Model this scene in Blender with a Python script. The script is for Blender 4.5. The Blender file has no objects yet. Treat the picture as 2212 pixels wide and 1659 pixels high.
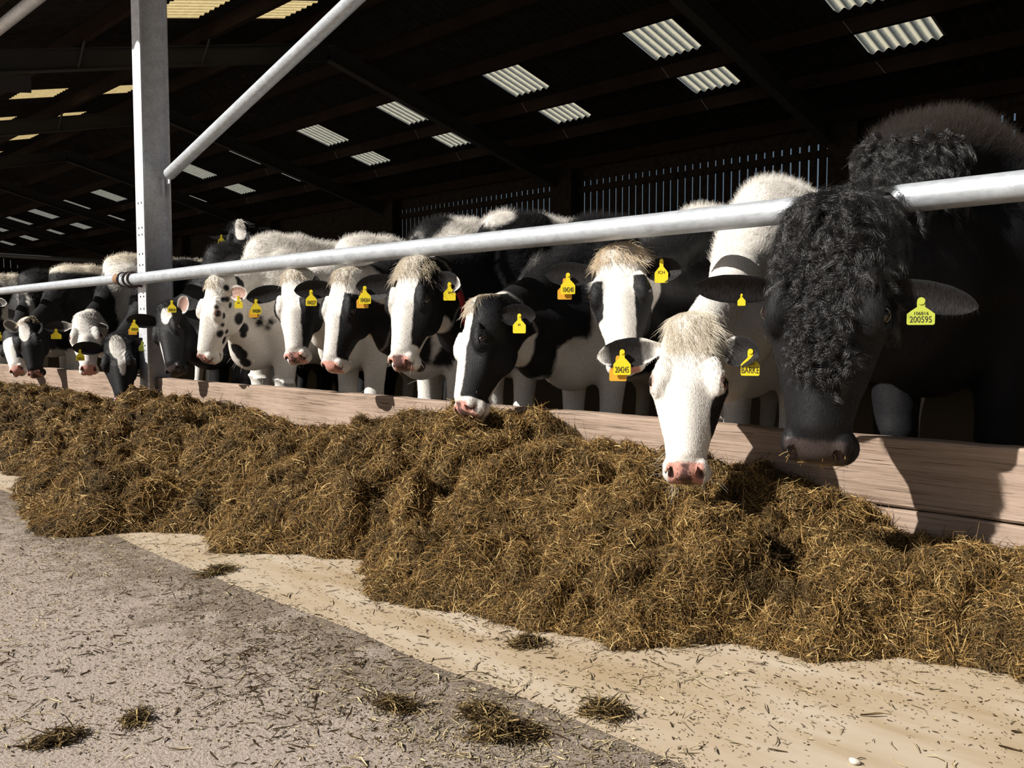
import bpy, math, random
import numpy as np
from mathutils import Matrix, Vector, Quaternion
rng = np.random.default_rng(11)
random.seed(5)
scene = bpy.context.scene
COL = scene.collection

# ------------------------------------------------------------------ camera model
FPX = 1880.; CX, CY = 1106., 829.5
YAW = math.atan2(1834., 1880.); PIT = math.atan2(109.5, 1880.)
CAMH = .83
fwd = np.array([-math.sin(YAW)*math.cos(PIT), math.cos(YAW)*math.cos(PIT), -math.sin(PIT)])
rgt = np.array([math.cos(YAW), math.sin(YAW), 0.])
upv = np.cross(rgt, fwd)
CAM = np.array([0., 0., CAMH])
def ray(x, y): return fwd + rgt*(x-CX)/FPX - upv*(y-CY)/FPX
def onY(x, y, Y): d = ray(x, y); return CAM + d*(Y/d[1])
def onZ(x, y, Z): d = ray(x, y); return CAM + d*((Z-CAMH)/d[2])
def nrm(v):
    v = np.asarray(v, float); return v/np.linalg.norm(v)
Z3 = np.array([0., 0., 1.])

# ------------------------------------------------------------------ noise
def _hash(i, j, k, seed):
    n = (i.astype(np.int64)*374761393 + j.astype(np.int64)*668265263 + k.astype(np.int64)*1274126177 + seed*974634541) & 0x7fffffff
    n = ((n ^ (n >> 13))*1274126177) & 0x7fffffff
    n = ((n ^ (n >> 16))*668265263) & 0x7fffffff
    return ((n >> 7) & 0xffff)/65535.0
def vnoise(p, seed=0):
    f = np.floor(p); w = p-f; w = w*w*(3-2*w)
    i, j, k = f[:, 0], f[:, 1], f[:, 2]
    r = 0
    for a in (0, 1):
        for b in (0, 1):
            for c in (0, 1):
                wt = (w[:, 0] if a else 1-w[:, 0])*(w[:, 1] if b else 1-w[:, 1])*(w[:, 2] if c else 1-w[:, 2])
                r = r + wt*_hash(i+a, j+b, k+c, seed)
    return r*2-1
def fbm(p, seed=0, o=3):
    r = 0; a = 1; s = 0
    for q in range(o):
        r = r + a*vnoise(p*2**q, seed+q*7); s += a; a *= .5
    return r/s

# ------------------------------------------------------------------ object helpers
def setp(o, label=None, cat=None, group=None, kind=None):
    if label: o['label'] = label
    if cat: o['category'] = cat
    if group: o['group'] = group
    if kind: o['kind'] = kind
    return o
def base_of(o):
    while o.parent is not None: o = o.parent
    return np.array(o.location)
def link(name, data, mats, parent=None, loc=None):
    o = bpy.data.objects.new(name, data)
    COL.objects.link(o)
    if data is not None and mats is not None:
        for m in (mats if isinstance(mats, (list, tuple)) else [mats]): data.materials.append(m)
    if parent is not None: o.parent = parent
    elif loc is not None: o.location = loc
    return o
def mesh_np(name, V, Q, mats, parent=None, loc=None, smooth=False, col=None, nors=None, midx=None):
    """V world coordinates; Q list/array of faces"""
    V = np.asarray(V, np.float64)
    off = base_of(parent) if parent is not None else (np.asarray(loc) if loc is not None else np.zeros(3))
    me = bpy.data.meshes.new(name)
    if isinstance(Q, np.ndarray):
        n = len(Q); k = Q.shape[1]
        me.vertices.add(len(V)); me.vertices.foreach_set('co', (V-off).astype(np.float32).ravel())
        me.loops.add(n*k); me.loops.foreach_set('vertex_index', Q.astype(np.int32).ravel())
        me.polygons.add(n); me.polygons.foreach_set('loop_start', np.arange(0, n*k, k, dtype=np.int32))
        try: me.polygons.foreach_set('loop_total', np.full(n, k, np.int32))
        except Exception: pass
        me.update(calc_edges=True); me.validate()
    else:
        me.from_pydata([tuple(v) for v in (V-off)], [], [tuple(int(i) for i in q) for q in Q]); me.update()
    if smooth is True: me.polygons.foreach_set('use_smooth', [True]*len(me.polygons))
    elif isinstance(smooth, (list, np.ndarray)): me.polygons.foreach_set('use_smooth', smooth)
    if midx is not None: me.polygons.foreach_set('material_index', np.asarray(midx, np.int32))
    if col is not None:
        c = np.ones((len(V), 4), np.float32); c[:, :col.shape[1]] = col
        a = me.color_attributes.new('Col', 'FLOAT_COLOR', 'POINT'); a.data.foreach_set('color', c.ravel())
    o = link(name, me, mats, parent, None if loc is None else tuple(loc))
    if nors is not None and len(me.vertices) == len(nors):
        me.normals_split_custom_set_from_vertices([tuple(n) for n in nors])
    return o
def curves_np(name, P, R, C, mat, parent, extra=None):
    """P (N,K,3) world, R (N,K) radius, C (N,3) colour per strand -> hair curves"""
    N, K = P.shape[:2]; off = base_of(parent)
    hc = bpy.data.hair_curves.new(name)
    hc.add_curves([K]*N)
    hc.attributes['position'].data.foreach_set('vector', (P-off).astype(np.float32).ravel())
    ra = hc.attributes.get('radius') or hc.attributes.new('radius', 'FLOAT', 'POINT')
    ra.data.foreach_set('value', np.ascontiguousarray(R, np.float32).ravel())
    ca = hc.attributes.new('Col', 'FLOAT_COLOR', 'CURVE')
    c4 = np.ones((N, 4), np.float32); c4[:, :3] = C
    ca.data.foreach_set('color', c4.ravel())
    o = link(name, hc, mat, parent)
    setp(o, kind='stuff')
    return o
class MB:
    def __init__(s): s.V = []; s.F = []; s.S = []
    def add(s, V, F, sm=False):
        n = len(s.V); s.V += [tuple(map(float, v)) for v in V]
        s.F += [tuple(int(i)+n for i in f) for f in F]; s.S += [sm]*len(F)
    def box(s, lo, hi, bev=0.0):
        x0, y0, z0 = lo; x1, y1, z1 = hi
        V = [(x0, y0, z0), (x1, y0, z0), (x1, y1, z0), (x0, y1, z0), (x0, y0, z1), (x1, y0, z1), (x1, y1, z1), (x0, y1, z1)]
        s.add(V, [(0, 3, 2, 1), (4, 5, 6, 7), (0, 1, 5, 4), (1, 2, 6, 5), (2, 3, 7, 6), (3, 0, 4, 7)])
    def obox(s, c, ax, ay, az):
        c = np.array(c); ax = np.array(ax); ay = np.array(ay); az = np.array(az)
        V = [c+i*ax+j*ay+k*az for k in (-1, 1) for i, j in ((-1, -1), (1, -1), (1, 1), (-1, 1))]
        s.add(V, [(0, 3, 2, 1), (4, 5, 6, 7), (0, 1, 5, 4), (1, 2, 6, 5), (2, 3, 7, 6), (3, 0, 4, 7)])
    def tube(s, pts, r, n=16, caps=True):
        pts = [np.array(p, float) for p in pts]; rr = r if isinstance(r, (list, tuple)) else [r]*len(pts)
        t0 = nrm(pts[1]-pts[0]); a = nrm(np.cross(t0, Z3 if abs(t0[2]) < .9 else np.array([1., 0, 0]))); b = np.cross(t0, a)
        V = []
        for i, p in enumerate(pts):
            t = nrm((pts[min(i+1, len(pts)-1)]-pts[max(i-1, 0)])); a = nrm(a-t*(a@t)); b = np.cross(t, a)
            V += [p+rr[i]*(math.cos(q)*a+math.sin(q)*b) for q in np.linspace(0, 2*math.pi, n, endpoint=False)]
        F = [(i*n+j, i*n+(j+1) % n, (i+1)*n+(j+1) % n, (i+1)*n+j) for i in range(len(pts)-1) for j in range(n)]
        s.add(V, F, True)
        if caps:
            s.add(V[:n], [tuple(range(n))[::-1]]); s.add(V[-n:], [tuple(range(n))])
    def prism(s, poly, o, u, v, w):
        """poly 2D outline in (u,v) from origin o, extruded by +-w"""
        o, u, v, w = map(np.array, (o, u, v, w)); n = len(poly)
        V = [o+a*u+b*v-w for a, b in poly]+[o+a*u+b*v+w for a, b in poly]
        s.add(V, [tuple(range(n))[::-1], tuple(range(n, 2*n))]+[(i, (i+1) % n, n+(i+1) % n, n+i) for i in range(n)])
    def build(s, name, mat, parent=None, loc=None, bevel=0.0):
        o = mesh_np(name, s.V, s.F, mat, parent, loc, smooth=list(s.S))
        if bevel:
            m = o.modifiers.new('bevel', 'BEVEL'); m.width = bevel; m.segments = 2; m.limit_method = 'ANGLE'
        return o

# ------------------------------------------------------------------ materials
def newmat(name):
    m = bpy.data.materials.new(name); m.use_nodes = True
    nt = m.node_tree; b = nt.nodes['Principled BSDF']
    return m, nt, b
def N(nt, t, **kw):
    n = nt.nodes.new(t)
    for k, v in kw.items():
        if k in n.inputs: n.inputs[k].default_value = v
        else: setattr(n, k, v)
    return n
def plain(name, rgb, rough=.6, metal=0., spec=.4):
    m, nt, b = newmat(name)
    b.inputs['Base Color'].default_value = (*rgb, 1); b.inputs['Roughness'].default_value = rough
    b.inputs['Metallic'].default_value = metal; b.inputs['Specular IOR Level'].default_value = spec
    return m
def ramp(nt, fac, stops):
    r = nt.nodes.new('ShaderNodeValToRGB'); e = r.color_ramp.elements
    while len(e) < len(stops): e.new(.5)
    for q, (p, c) in zip(e, stops): q.position = p; q.color = (*c, 1) if len(c) == 3 else c
    nt.links.new(fac, r.inputs['Fac']); return r
def mixc(nt, fac, a, b, mode='MIX'):
    n = nt.nodes.new('ShaderNodeMix'); n.data_type = 'RGBA'; n.blend_type = mode
    for s, v in ((n.inputs[0], fac), (n.inputs[6], a), (n.inputs[7], b)):
        if hasattr(v, 'is_linked') or hasattr(v, 'links'): nt.links.new(v, s)
        elif isinstance(v, (int, float)): s.default_value = v
        else: s.default_value = (*v, 1)
    return n.outputs[2]
def coords(nt, scale=(1, 1, 1), obj=True):
    tc = nt.nodes.new('ShaderNodeNewGeometry'); mp = nt.nodes.new('ShaderNodeMapping')
    mp.inputs['Scale'].default_value = scale
    nt.links.new(tc.outputs['Position'], mp.inputs['Vector']); return mp.outputs['Vector']
def noise(nt, vec, scale, detail=4, rough=.6):
    n = nt.nodes.new('ShaderNodeTexNoise'); n.inputs['Scale'].default_value = scale
    n.inputs['Detail'].default_value = detail; n.inputs['Roughness'].default_value = rough
    nt.links.new(vec, n.inputs['Vector']); return n.outputs['Fac']
def bump(nt, b, h, strength, dist):
    n = nt.nodes.new('ShaderNodeBump'); n.inputs['Strength'].default_value = strength; n.inputs['Distance'].default_value = dist
    nt.links.new(h, n.inputs['Height']); nt.links.new(n.outputs['Normal'], b.inputs['Normal'])

def mat_coat():
    m, nt, b = newmat('coat')
    a = N(nt, 'ShaderNodeAttribute', attribute_name='Col')
    v = coords(nt)
    n1 = noise(nt, coords(nt, (1, 1, .35)), 260, 3)
    r = ramp(nt, n1, [(.3, (.72, .72, .72)), (.7, (1.1, 1.1, 1.1))])
    c = mixc(nt, 1.0, a.outputs['Color'], r.outputs['Color'], 'MULTIPLY')
    nt.links.new(c, b.inputs['Base Color'])
    rg = nt.nodes.new('ShaderNodeMapRange'); rg.inputs['To Min'].default_value = .62; rg.inputs['To Max'].default_value = .24
    nt.links.new(a.outputs['Alpha'], rg.inputs['Value']); nt.links.new(rg.outputs['Result'], b.inputs['Roughness'])
    b.inputs['Specular IOR Level'].default_value = .25
    bump(nt, b, n1, .35, .004)
    return m
def mat_hair(name='hair', rough=.55, spec=.2):
    m, nt, b = newmat(name)
    a = N(nt, 'ShaderNodeAttribute', attribute_name='Col')
    nt.links.new(a.outputs['Color'], b.inputs['Base Color'])
    b.inputs['Roughness'].default_value = rough; b.inputs['Specular IOR Level'].default_value = spec
    return m
def mat_steel(name, base=(.52, .54, .56), rust=False, metal=.35, rough=.42):
    m, nt, b = newmat(name)
    v = coords(nt)
    n1 = noise(nt, coords(nt, (.35, 1, 1)), 75, 6, .7); n2 = noise(nt, v, 14, 5)
    lo = tuple(x*.78 for x in base); hi = tuple(min(1, x*1.18) for x in base)
    r = ramp(nt, n1, [(.35, lo), (.65, hi)])
    c = mixc(nt, .35, r.outputs['Color'], ramp(nt, n2, [(.4, lo), (.6, hi)]).outputs['Color'])
    n3 = noise(nt, coords(nt, (.5, 1, 1)), 7, 6, .7)
    if rust:
        c = mixc(nt, ramp(nt, n3, [(.685, (0, 0, 0)), (.71, (1, 1, 1))]).outputs['Color'], c, (.30, .17, .09))
    nt.links.new(c, b.inputs['Base Color'])
    b.inputs['Metallic'].default_value = metal; b.inputs['Roughness'].default_value = rough
    bump(nt, b, n1, .15, .002)
    return m
def mat_wood(name, stops, ax=(.5, 8, 17), sc=6):
    m, nt, b = newmat(name)
    v = coords(nt, ax)
    n1 = noise(nt, v, sc, 8, .65); n2 = noise(nt, coords(nt, (1.2, 40, 60)), 3, 4, .7)
    r = ramp(nt, n1, stops)
    c = mixc(nt, ramp(nt, n2, [(.37, (1, 1, 1)), (.43, (0, 0, 0))]).outputs['Color'], r.outputs['Color'], tuple(x*.55 for x in stops[0][1]))
    n4 = noise(nt, coords(nt), 2.2, 4)
    c = mixc(nt, ramp(nt, n4, [(.4, (0, 0, 0)), (.7, (.45, .45, .45))]).outputs['Color'], c, tuple(min(1, x*1.25) for x in stops[-1][1]))
    nt.links.new(c, b.inputs['Base Color']); b.inputs['Roughness'].default_value = .8; b.inputs['Specular IOR Level'].default_value = .2
    bump(nt, b, n1, .6, .006)
    return m
def mat_floor_grey():
    m, nt, b = newmat('aggregate_concrete')
    v = coords(nt)
    n1 = noise(nt, v, 120, 4, .75); n2 = noise(nt, v, 2.5, 5); n3 = noise(nt, v, 420, 2)
    c = ramp(nt, n1, [(.30, (.22, .178, .15)), (.5, (.42, .35, .30)), (.72, (.58, .50, .43))]).outputs['Color']
    c = mixc(nt, ramp(nt, n2, [(.35, (0, 0, 0)), (.75, (.55, .55, .55))]).outputs['Color'], c, (.40, .335, .28))
    g = nt.nodes.new('ShaderNodeNewGeometry'); sx = nt.nodes.new('ShaderNodeSeparateXYZ'); nt.links.new(g.outputs['Position'], sx.inputs[0])
    mr = nt.nodes.new('ShaderNodeMapRange'); mr.inputs['From Min'].default_value = .75; mr.inputs['From Max'].default_value = 1.4; nt.links.new(sx.outputs['Y'], mr.inputs['Value'])
    n5 = noise(nt, v, 7, 6, .75); mm = nt.nodes.new('ShaderNodeMath'); mm.operation = 'MULTIPLY_ADD'; nt.links.new(mr.outputs['Result'], mm.inputs[0]); mm.inputs[1].default_value = .34; nt.links.new(n5, mm.inputs[2])
    c = mixc(nt, ramp(nt, mm.outputs[0], [(.62, (0, 0, 0)), (.80, (.75, .75, .75))]).outputs['Color'], c, (.15, .115, .08))
    c = mixc(nt, ramp(nt, n3, [(.66, (0, 0, 0)), (.72, (.8, .8, .8))]).outputs['Color'], c, (.66, .58, .48))
    nt.links.new(c, b.inputs['Base Color']); b.inputs['Roughness'].default_value = .9; b.inputs['Specular IOR Level'].default_value = .2
    bump(nt, b, n1, .9, .006)
    return m
def mat_floor_tan():
    m, nt, b = newmat('stained_screed')
    v = coords(nt)
    n1 = noise(nt, coords(nt, (.6, 2.4, 1)), 3.2, 6, .6); n2 = noise(nt, v, 130, 3, .7); n3 = noise(nt, coords(nt, (.35, 1.6, 1)), 1.7, 4)
    c = ramp(nt, n1, [(.3, (.35, .255, .145)), (.5, (.44, .35, .245)), (.7, (.55, .475, .38))]).outputs['Color']
    c = mixc(nt, ramp(nt, n3, [(.45, (0, 0, 0)), (.62, (.75, .75, .75))]).outputs['Color'], c, (.49, .405, .305))
    c = mixc(nt, ramp(nt, n2, [(.62, (0, 0, 0)), (.75, (.5, .5, .5))]).outputs['Color'], c, (.24, .17, .10))
    nt.links.new(c, b.inputs['Base Color']); b.inputs['Roughness'].default_value = .75; b.inputs['Specular IOR Level'].default_value = .25
    bump(nt, b, n2, .12, .002)
    return m
def mat_noisy(name, a, c, scale=4, rough=.85):
    m, nt, b = newmat(name)
    n1 = noise(nt, coords(nt), scale, 6, .65)
    nt.links.new(ramp(nt, n1, [(.35, a), (.65, c)]).outputs['Color'], b.inputs['Base Color'])
    b.inputs['Roughness'].default_value = rough; b.inputs['Specular IOR Level'].default_value = .15
    return m
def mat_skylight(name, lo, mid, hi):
    """translucent corrugated sheet, light crests and shaded valleys painted in as stripes"""
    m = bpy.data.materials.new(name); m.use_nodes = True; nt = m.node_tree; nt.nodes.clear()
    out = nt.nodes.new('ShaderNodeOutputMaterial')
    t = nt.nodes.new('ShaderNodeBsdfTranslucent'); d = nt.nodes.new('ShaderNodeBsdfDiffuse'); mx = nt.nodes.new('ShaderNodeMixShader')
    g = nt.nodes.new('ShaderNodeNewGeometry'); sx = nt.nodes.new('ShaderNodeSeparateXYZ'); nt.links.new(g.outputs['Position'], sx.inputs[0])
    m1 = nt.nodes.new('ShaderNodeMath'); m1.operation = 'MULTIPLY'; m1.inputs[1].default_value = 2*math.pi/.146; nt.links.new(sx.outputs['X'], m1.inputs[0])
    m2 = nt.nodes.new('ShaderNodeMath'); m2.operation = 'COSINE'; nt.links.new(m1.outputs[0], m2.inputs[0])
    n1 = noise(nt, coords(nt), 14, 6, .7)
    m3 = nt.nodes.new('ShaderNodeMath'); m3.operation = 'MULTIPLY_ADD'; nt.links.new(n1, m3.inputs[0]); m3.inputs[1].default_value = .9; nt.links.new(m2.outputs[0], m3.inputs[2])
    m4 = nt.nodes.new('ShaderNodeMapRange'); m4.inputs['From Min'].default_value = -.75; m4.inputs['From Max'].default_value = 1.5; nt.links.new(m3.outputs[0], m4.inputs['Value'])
    c = ramp(nt, m4.outputs['Result'], [(.12, lo), (.5, mid), (.72, hi)])  # shading of the corrugations put into the sheet colour, mottled by noise
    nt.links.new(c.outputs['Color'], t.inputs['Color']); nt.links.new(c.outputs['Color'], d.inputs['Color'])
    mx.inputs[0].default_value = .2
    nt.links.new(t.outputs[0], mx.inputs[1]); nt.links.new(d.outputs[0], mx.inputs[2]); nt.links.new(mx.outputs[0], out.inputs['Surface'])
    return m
M = dict(
    coat=mat_coat(), hair=mat_hair(), bullhair=mat_hair('bull_hair', .30, .9), strand=mat_hair('silage_strand', .6, .25),
    eye=plain('eye', (.012, .007, .006), .06, 0, .7), tag=plain('tag_yellow', (.78, .62, .02), .45), tag2=plain('tag_lime', (.42, .48, .06), .45),
    tagback=plain('tag_orange', (.70, .36, .03), .5), ink=plain('ink', (.03, .025, .015), .6), collar=plain('collar_red', (.42, .03, .03), .5),
    pendant=plain('pendant', (.05, .04, .035), .5),
    pipe=mat_steel('galvanised_pipe', (.48, .515, .56), True, .4, .5), post=mat_steel('galvanised_post', (.70, .72, .76), False, .72, .6), strap=plain('dark_strap', (.06, .045, .04), .5, .3),
    plank=mat_wood('weathered_plank', [(.3, (.172, .120, .089)), (.5, (.30, .220, .168)), (.7, (.395, .303, .242))]),
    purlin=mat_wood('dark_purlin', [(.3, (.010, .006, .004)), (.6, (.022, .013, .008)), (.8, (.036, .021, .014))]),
    grey=mat_floor_grey(), tan=mat_floor_tan(), bed=mat_noisy('bedding', (.05, .035, .02), (.12, .085, .045), 30),
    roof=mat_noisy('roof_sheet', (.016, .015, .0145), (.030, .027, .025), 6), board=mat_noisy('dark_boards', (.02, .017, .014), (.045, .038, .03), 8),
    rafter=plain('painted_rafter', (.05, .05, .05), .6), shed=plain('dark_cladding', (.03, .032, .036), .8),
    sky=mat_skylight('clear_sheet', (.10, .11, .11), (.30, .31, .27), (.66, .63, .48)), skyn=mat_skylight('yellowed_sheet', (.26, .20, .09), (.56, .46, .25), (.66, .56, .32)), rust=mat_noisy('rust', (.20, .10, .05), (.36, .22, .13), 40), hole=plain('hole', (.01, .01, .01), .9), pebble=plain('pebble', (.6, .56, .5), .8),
    silage=mat_noisy('silage_base', (.03, .019, .008), (.085, .054, .02), 90),
)
# ------------------------------------------------------------------ setting
XL, XR = -49.0, 8.0
YB, YE, YR = 14.4, 1.21, 8.43
def zn(Y): return 4.5+.25*(Y-2.8)
def zf(Y): return 4.425+.248*(YB-Y)
FX = [-6.435-6.05*k for k in range(-2, 7)]
EDGE = 1.40
def struct(o): return setp(o, kind='structure')
m = MB(); m.add([(-70, -40, -.001), (30, -40, -.001), (30, EDGE+.05, -.001), (-70, EDGE+.05, -.001)], [(0, 1, 2, 3)])
struct(m.build('floor', M['grey']))
# smooth feed strip: its front edge is slightly ragged
xs = np.arange(-60, 14, .05); e = EDGE-.004+.012*vnoise(np.c_[xs*3, xs*0, xs*0], 3)+.02*vnoise(np.c_[xs*.6, xs*0, xs*0], 4)
m = MB(); n = len(xs)
V = [(x, y, 0) for x, y in zip(xs, e)]+[(x, 2.86, 0) for x in xs]+[(x, y, -.004) for x, y in zip(xs, e)]
m.add(V, [(i, i+1, n+i+1, n+i) for i in range(n-1)]+[(2*n+i, 2*n+i+1, i+1, i) for i in range(n-1)])
struct(m.build('feed_strip_floor', M['tan']))
m = MB(); m.add([(XL, 2.86, 0), (XR, 2.86, 0), (XR, YB, 0), (XL, YB, 0)], [(0, 1, 2, 3)])
struct(m.build('barn_floor', M['bed']))

# corrugated roof with openings for the translucent sheets
PCH = .146
far_cols = [(-4.28-3.025*k-.92, -4.28-3.025*k) for k in range(-2, 15)]
near_cols = [(-10.98-2.95*k-.92, -10.98-2.95*k) for k in range(-5, 13)]
FAR_ROWS = [(11.95, 12.72), (10.58, 11.56)]
NEAR_ROWS = [(5.12, 5.88), (6.52, 7.25)]
def snap(x): return round(x/PCH)*PCH
def corr(xs): return .024*np.cos(2*math.pi*xs/PCH)
def roof(name, ys, zfun, cols, rows):
    NS = 8; xs = np.arange(round(XL/PCH)*NS, round(XR/PCH)*NS+1)*PCH/NS
    zc = corr(xs); n = len(xs); V = []; F = []
    for y in ys: V += [(x, y, zfun(y)+c) for x, c in zip(xs, zc)]
    for j in range(len(ys)-1):
        ym = (ys[j]+ys[j+1])/2; hole = np.zeros(n-1, bool)
        if any(a < ym < b for a, b in rows):
            xm = (xs[1:]+xs[:-1])/2
            for a, b in cols: hole |= (xm > snap(a)) & (xm < snap(b))
        F += [(j*n+i, j*n+i+1, (j+1)*n+i+1, (j+1)*n+i) for i in range(n-1) if not hole[i]]
    struct(mesh_np(name, V, F, M['roof'], smooth=True))
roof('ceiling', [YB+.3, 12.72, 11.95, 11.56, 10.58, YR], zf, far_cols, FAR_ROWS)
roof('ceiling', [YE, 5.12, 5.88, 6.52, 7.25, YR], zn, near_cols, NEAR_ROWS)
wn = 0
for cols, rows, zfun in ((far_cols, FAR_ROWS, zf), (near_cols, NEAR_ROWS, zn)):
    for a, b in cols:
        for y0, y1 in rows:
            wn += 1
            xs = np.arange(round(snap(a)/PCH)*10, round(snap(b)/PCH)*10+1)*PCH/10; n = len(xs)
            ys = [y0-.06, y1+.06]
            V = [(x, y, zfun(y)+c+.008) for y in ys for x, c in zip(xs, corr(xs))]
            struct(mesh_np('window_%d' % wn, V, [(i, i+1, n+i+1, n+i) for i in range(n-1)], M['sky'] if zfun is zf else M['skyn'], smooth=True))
# ridge cap
m = MB(); m.add([(XL, YR-.3, zn(YR-.3)+.05), (XL, YR, zn(YR)+.07), (XL, YR+.3, zf(YR+.3)+.05), (XR, YR-.3, zn(YR-.3)+.05), (XR, YR, zn(YR)+.07), (XR, YR+.3, zf(YR+.3)+.05)], [(0, 3, 4, 1), (1, 4, 5, 2)])
struct(m.build('ridge_cap', M['roof']))
# purlins
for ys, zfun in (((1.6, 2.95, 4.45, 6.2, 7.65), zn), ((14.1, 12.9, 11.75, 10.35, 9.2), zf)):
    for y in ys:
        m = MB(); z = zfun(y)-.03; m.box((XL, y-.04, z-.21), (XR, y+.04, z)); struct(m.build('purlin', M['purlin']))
# rafters (I section) on every frame, with fly braces
def ibeam(mb, p0, p1, depth, width, up, t=.014):
    p0 = np.array(p0, float); p1 = np.array(p1, float); ax = (p1-p0)/2; c = (p0+p1)/2; d = nrm(ax)
    up = nrm(up-d*(up@d)); sd = np.cross(d, up)
    for s in (-1, 1): mb.obox(c+up*s*(depth/2-t/2), ax, sd*width/2, up*t/2)
    mb.obox(c, ax, sd*t/3, up*(depth/2-t))
for x in FX:
    m = MB()
    ibeam(m, (x, 2.7, zn(2.7)-.42), (x, YR, zn(YR)-.42), .28, .15, Z3)
    ibeam(m, (x, YB-.1, zf(YB-.1)-.42), (x, YR, zf(YR)-.42), .28, .15, Z3)
    m.obox((x, 3.25, zn(3.25)-.66), (0, .62, .10), (.006, 0, 0), (0, 0, .11))
    for yy in (4.45, 6.2):
        for s in (-1, 1): m.tube([(x+s*.02, yy, zn(yy)-.55), (x+s*.34, yy, zn(yy)-.16)], .02, 6)
    struct(m.build('rafter', M['rafter']))
# back wall: spaced vertical boards, girts, piers
m = MB(); PB = .166; x = -18.2
while x < XR:
    if not any(abs(x+.07-(f+.22)) < .28 for f in FX): pass
    g = .029+.004*math.sin(x*37)
    m.box((x, YB, 1.15), (x+PB-g, YB+.012, 4.062)); x += PB
m.box((-18.2, YB-.06, 3.80), (XR, YB, 3.925)); m.box((-18.2, YB-.06, 2.4), (XR, YB, 2.52)); m.box((-18.2, YB-.02, 4.055), (XR, YB+.06, 4.5))
m.box((XL, YB-.05, -.05), (XR, YB+.12, 1.2))
m.box((XL, YB, 1.2), (-18.2, YB+.03, 4.5))
for f in FX: m.box((f-.02, YB-.30, 0), (f+.46, YB+.02, 4.3))
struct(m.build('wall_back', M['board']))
# left gable: closed boarding with open slats by the back corner
m = MB(); y = 11.2
while y < YB+.1:
    m.box((XL-.012, y, 1.2), (XL, y+.285, zf(y)-.02)); y += .31
for y0, y1 in ((2.8, 5.6), (5.6, YR), (YR, 11.2)):
    z = lambda q: (zn(q) if q <= YR else zf(q))
    m.prism([(y0, 0), (y1, 0), (y1, z(y1)), (y0, z(y0))], (XL, 0, 0), (0, 1, 0), Z3, (.03, 0, 0))
m.box((XL-.05, 13.9, 0), (XL+.05, YB+.1, 4.0)); m.box((XL-.05, 11.2, 0), (XL+.05, YB, 1.25)); m.box((XL-.04, 11.2, 3.95), (XL+.06, YB, 4.12))
struct(m.build('wall_left', M['board']))
m = MB()
for y0, y1 in ((2.9, YR), (YR, YB)):
    z = lambda q: (zn(q) if q <= YR else zf(q))
    m.prism([(y0, 0), (y1, 0), (y1, z(y1)), (y0, z(y0))], (XR, 0, 0), (0, 1, 0), Z3, (.03, 0, 0))
struct(m.build('wall_right', M['board']))

# ------------------------------------------------------------------ feed barrier
PF = 2.78                                     # front face of the boards
PX0, PX1 = -6.505, -6.365
RY, RZ, RR = 2.645, 1.227, .042
def post(x0, x1, vis):
    m = MB(); y0, y1 = 2.70, 2.905; H = zn(2.8)-.35; xc = (x0+x1)/2
    m.box((x0, y0, 0), (x1, y0+.012, H)); m.box((x0, y1-.012, 0), (x1, y1, H)); m.box((xc-.005, y0+.01, 0), (xc+.005, y1-.01, H))
    root = m.build('steel_post', M['post'], loc=(xc, (y0+y1)/2, 0), bevel=.002) if False else None
    root = link('steel_post', None, None, loc=(xc, (y0+y1)/2, 0))
    m.build('column', M['post'], root)
    if vis:
        for z in (1.33, 1.41, 1.55, 1.60, 1.78, 1.10, 1.01, .88, .74):
            for xx in (x0+.045, x1-.04):
                h = MB(); h.tube([(xx, y0-.0015, z), (xx, y0+.001, z)], .0075, 8); h.build('bolt_hole', M['hole'], root)
    return root
p = post(PX0, PX1, True)
setp(p, 'tall galvanised steel post carrying the rail at the left of the feed barrier', 'post')
q = post(-.45, -.31, False); setp(q, kind='structure')
# neck rail
root = link('neck_rail', None, None, loc=(-6.45, RY, RZ))
setp(root, 'long galvanised round neck rail running above the cows, clamped to the post', 'rail')
m = MB(); xs = np.linspace(-6.62, 7.5, 60); m.tube([(x, RY+.003*math.sin(x*1.7), RZ+.004*math.sin(x*1.1)) for x in xs], RR, 28); m.build('pipe', M['pipe'], root)
m = MB(); xs = np.linspace(-20.0, -6.60, 40); m.tube([(x, RY, RZ+.012+.0015*(-6.6-x)) for x in xs], .037, 24); m.build('pipe', M['pipe'], root)
m = MB(); m.tube([(-6.74, RY, RZ+.012), (-6.63, RY, RZ+.010)], .0385, 24); m.build('rusty_pipe_end', M['rust'], root)
for x in (-6.63, -6.53, -6.445):
    m = MB(); m.tube([(x, RY+math.cos(a)*(RR+.004), RZ+.004+math.sin(a)*(RR+.004)) for a in np.linspace(0, 2*math.pi, 25)], .009, 8, False)
    m.tube([(x, RY+.03, RZ-RR-.006), (x+.02, 2.71, RZ-RR-.012)], .009, 8)
    m.build('clamp_band', M['strap'], root)
# brace pipe
bp0 = onY(366, 376, 2.86); bp1 = onY(766, -2, 2.86); d = nrm(bp1-bp0); bp2 = bp0+d*((-.45-bp0[0])/d[0])
root = link('brace_pipe', None, None, loc=tuple(bp0))
setp(root, 'sunlit round brace pipe slanting up from the post to the right', 'brace')
m = MB(); m.tube([bp0, bp1, bp2], .0435, 24); m.build('pipe', M['pipe'], root)
m = MB(); c = bp0-d*.012; m.box((c[0]-.035, c[1]-.004, c[2]-.065), (c[0]+.02, c[1]+.004, c[2]+.055)); m.box((PX1-.07, 2.855, bp0[2]-.15), (PX1-.03, 2.87, bp0[2]-.02)); m.build('end_bracket', M['post'], root)
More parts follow.
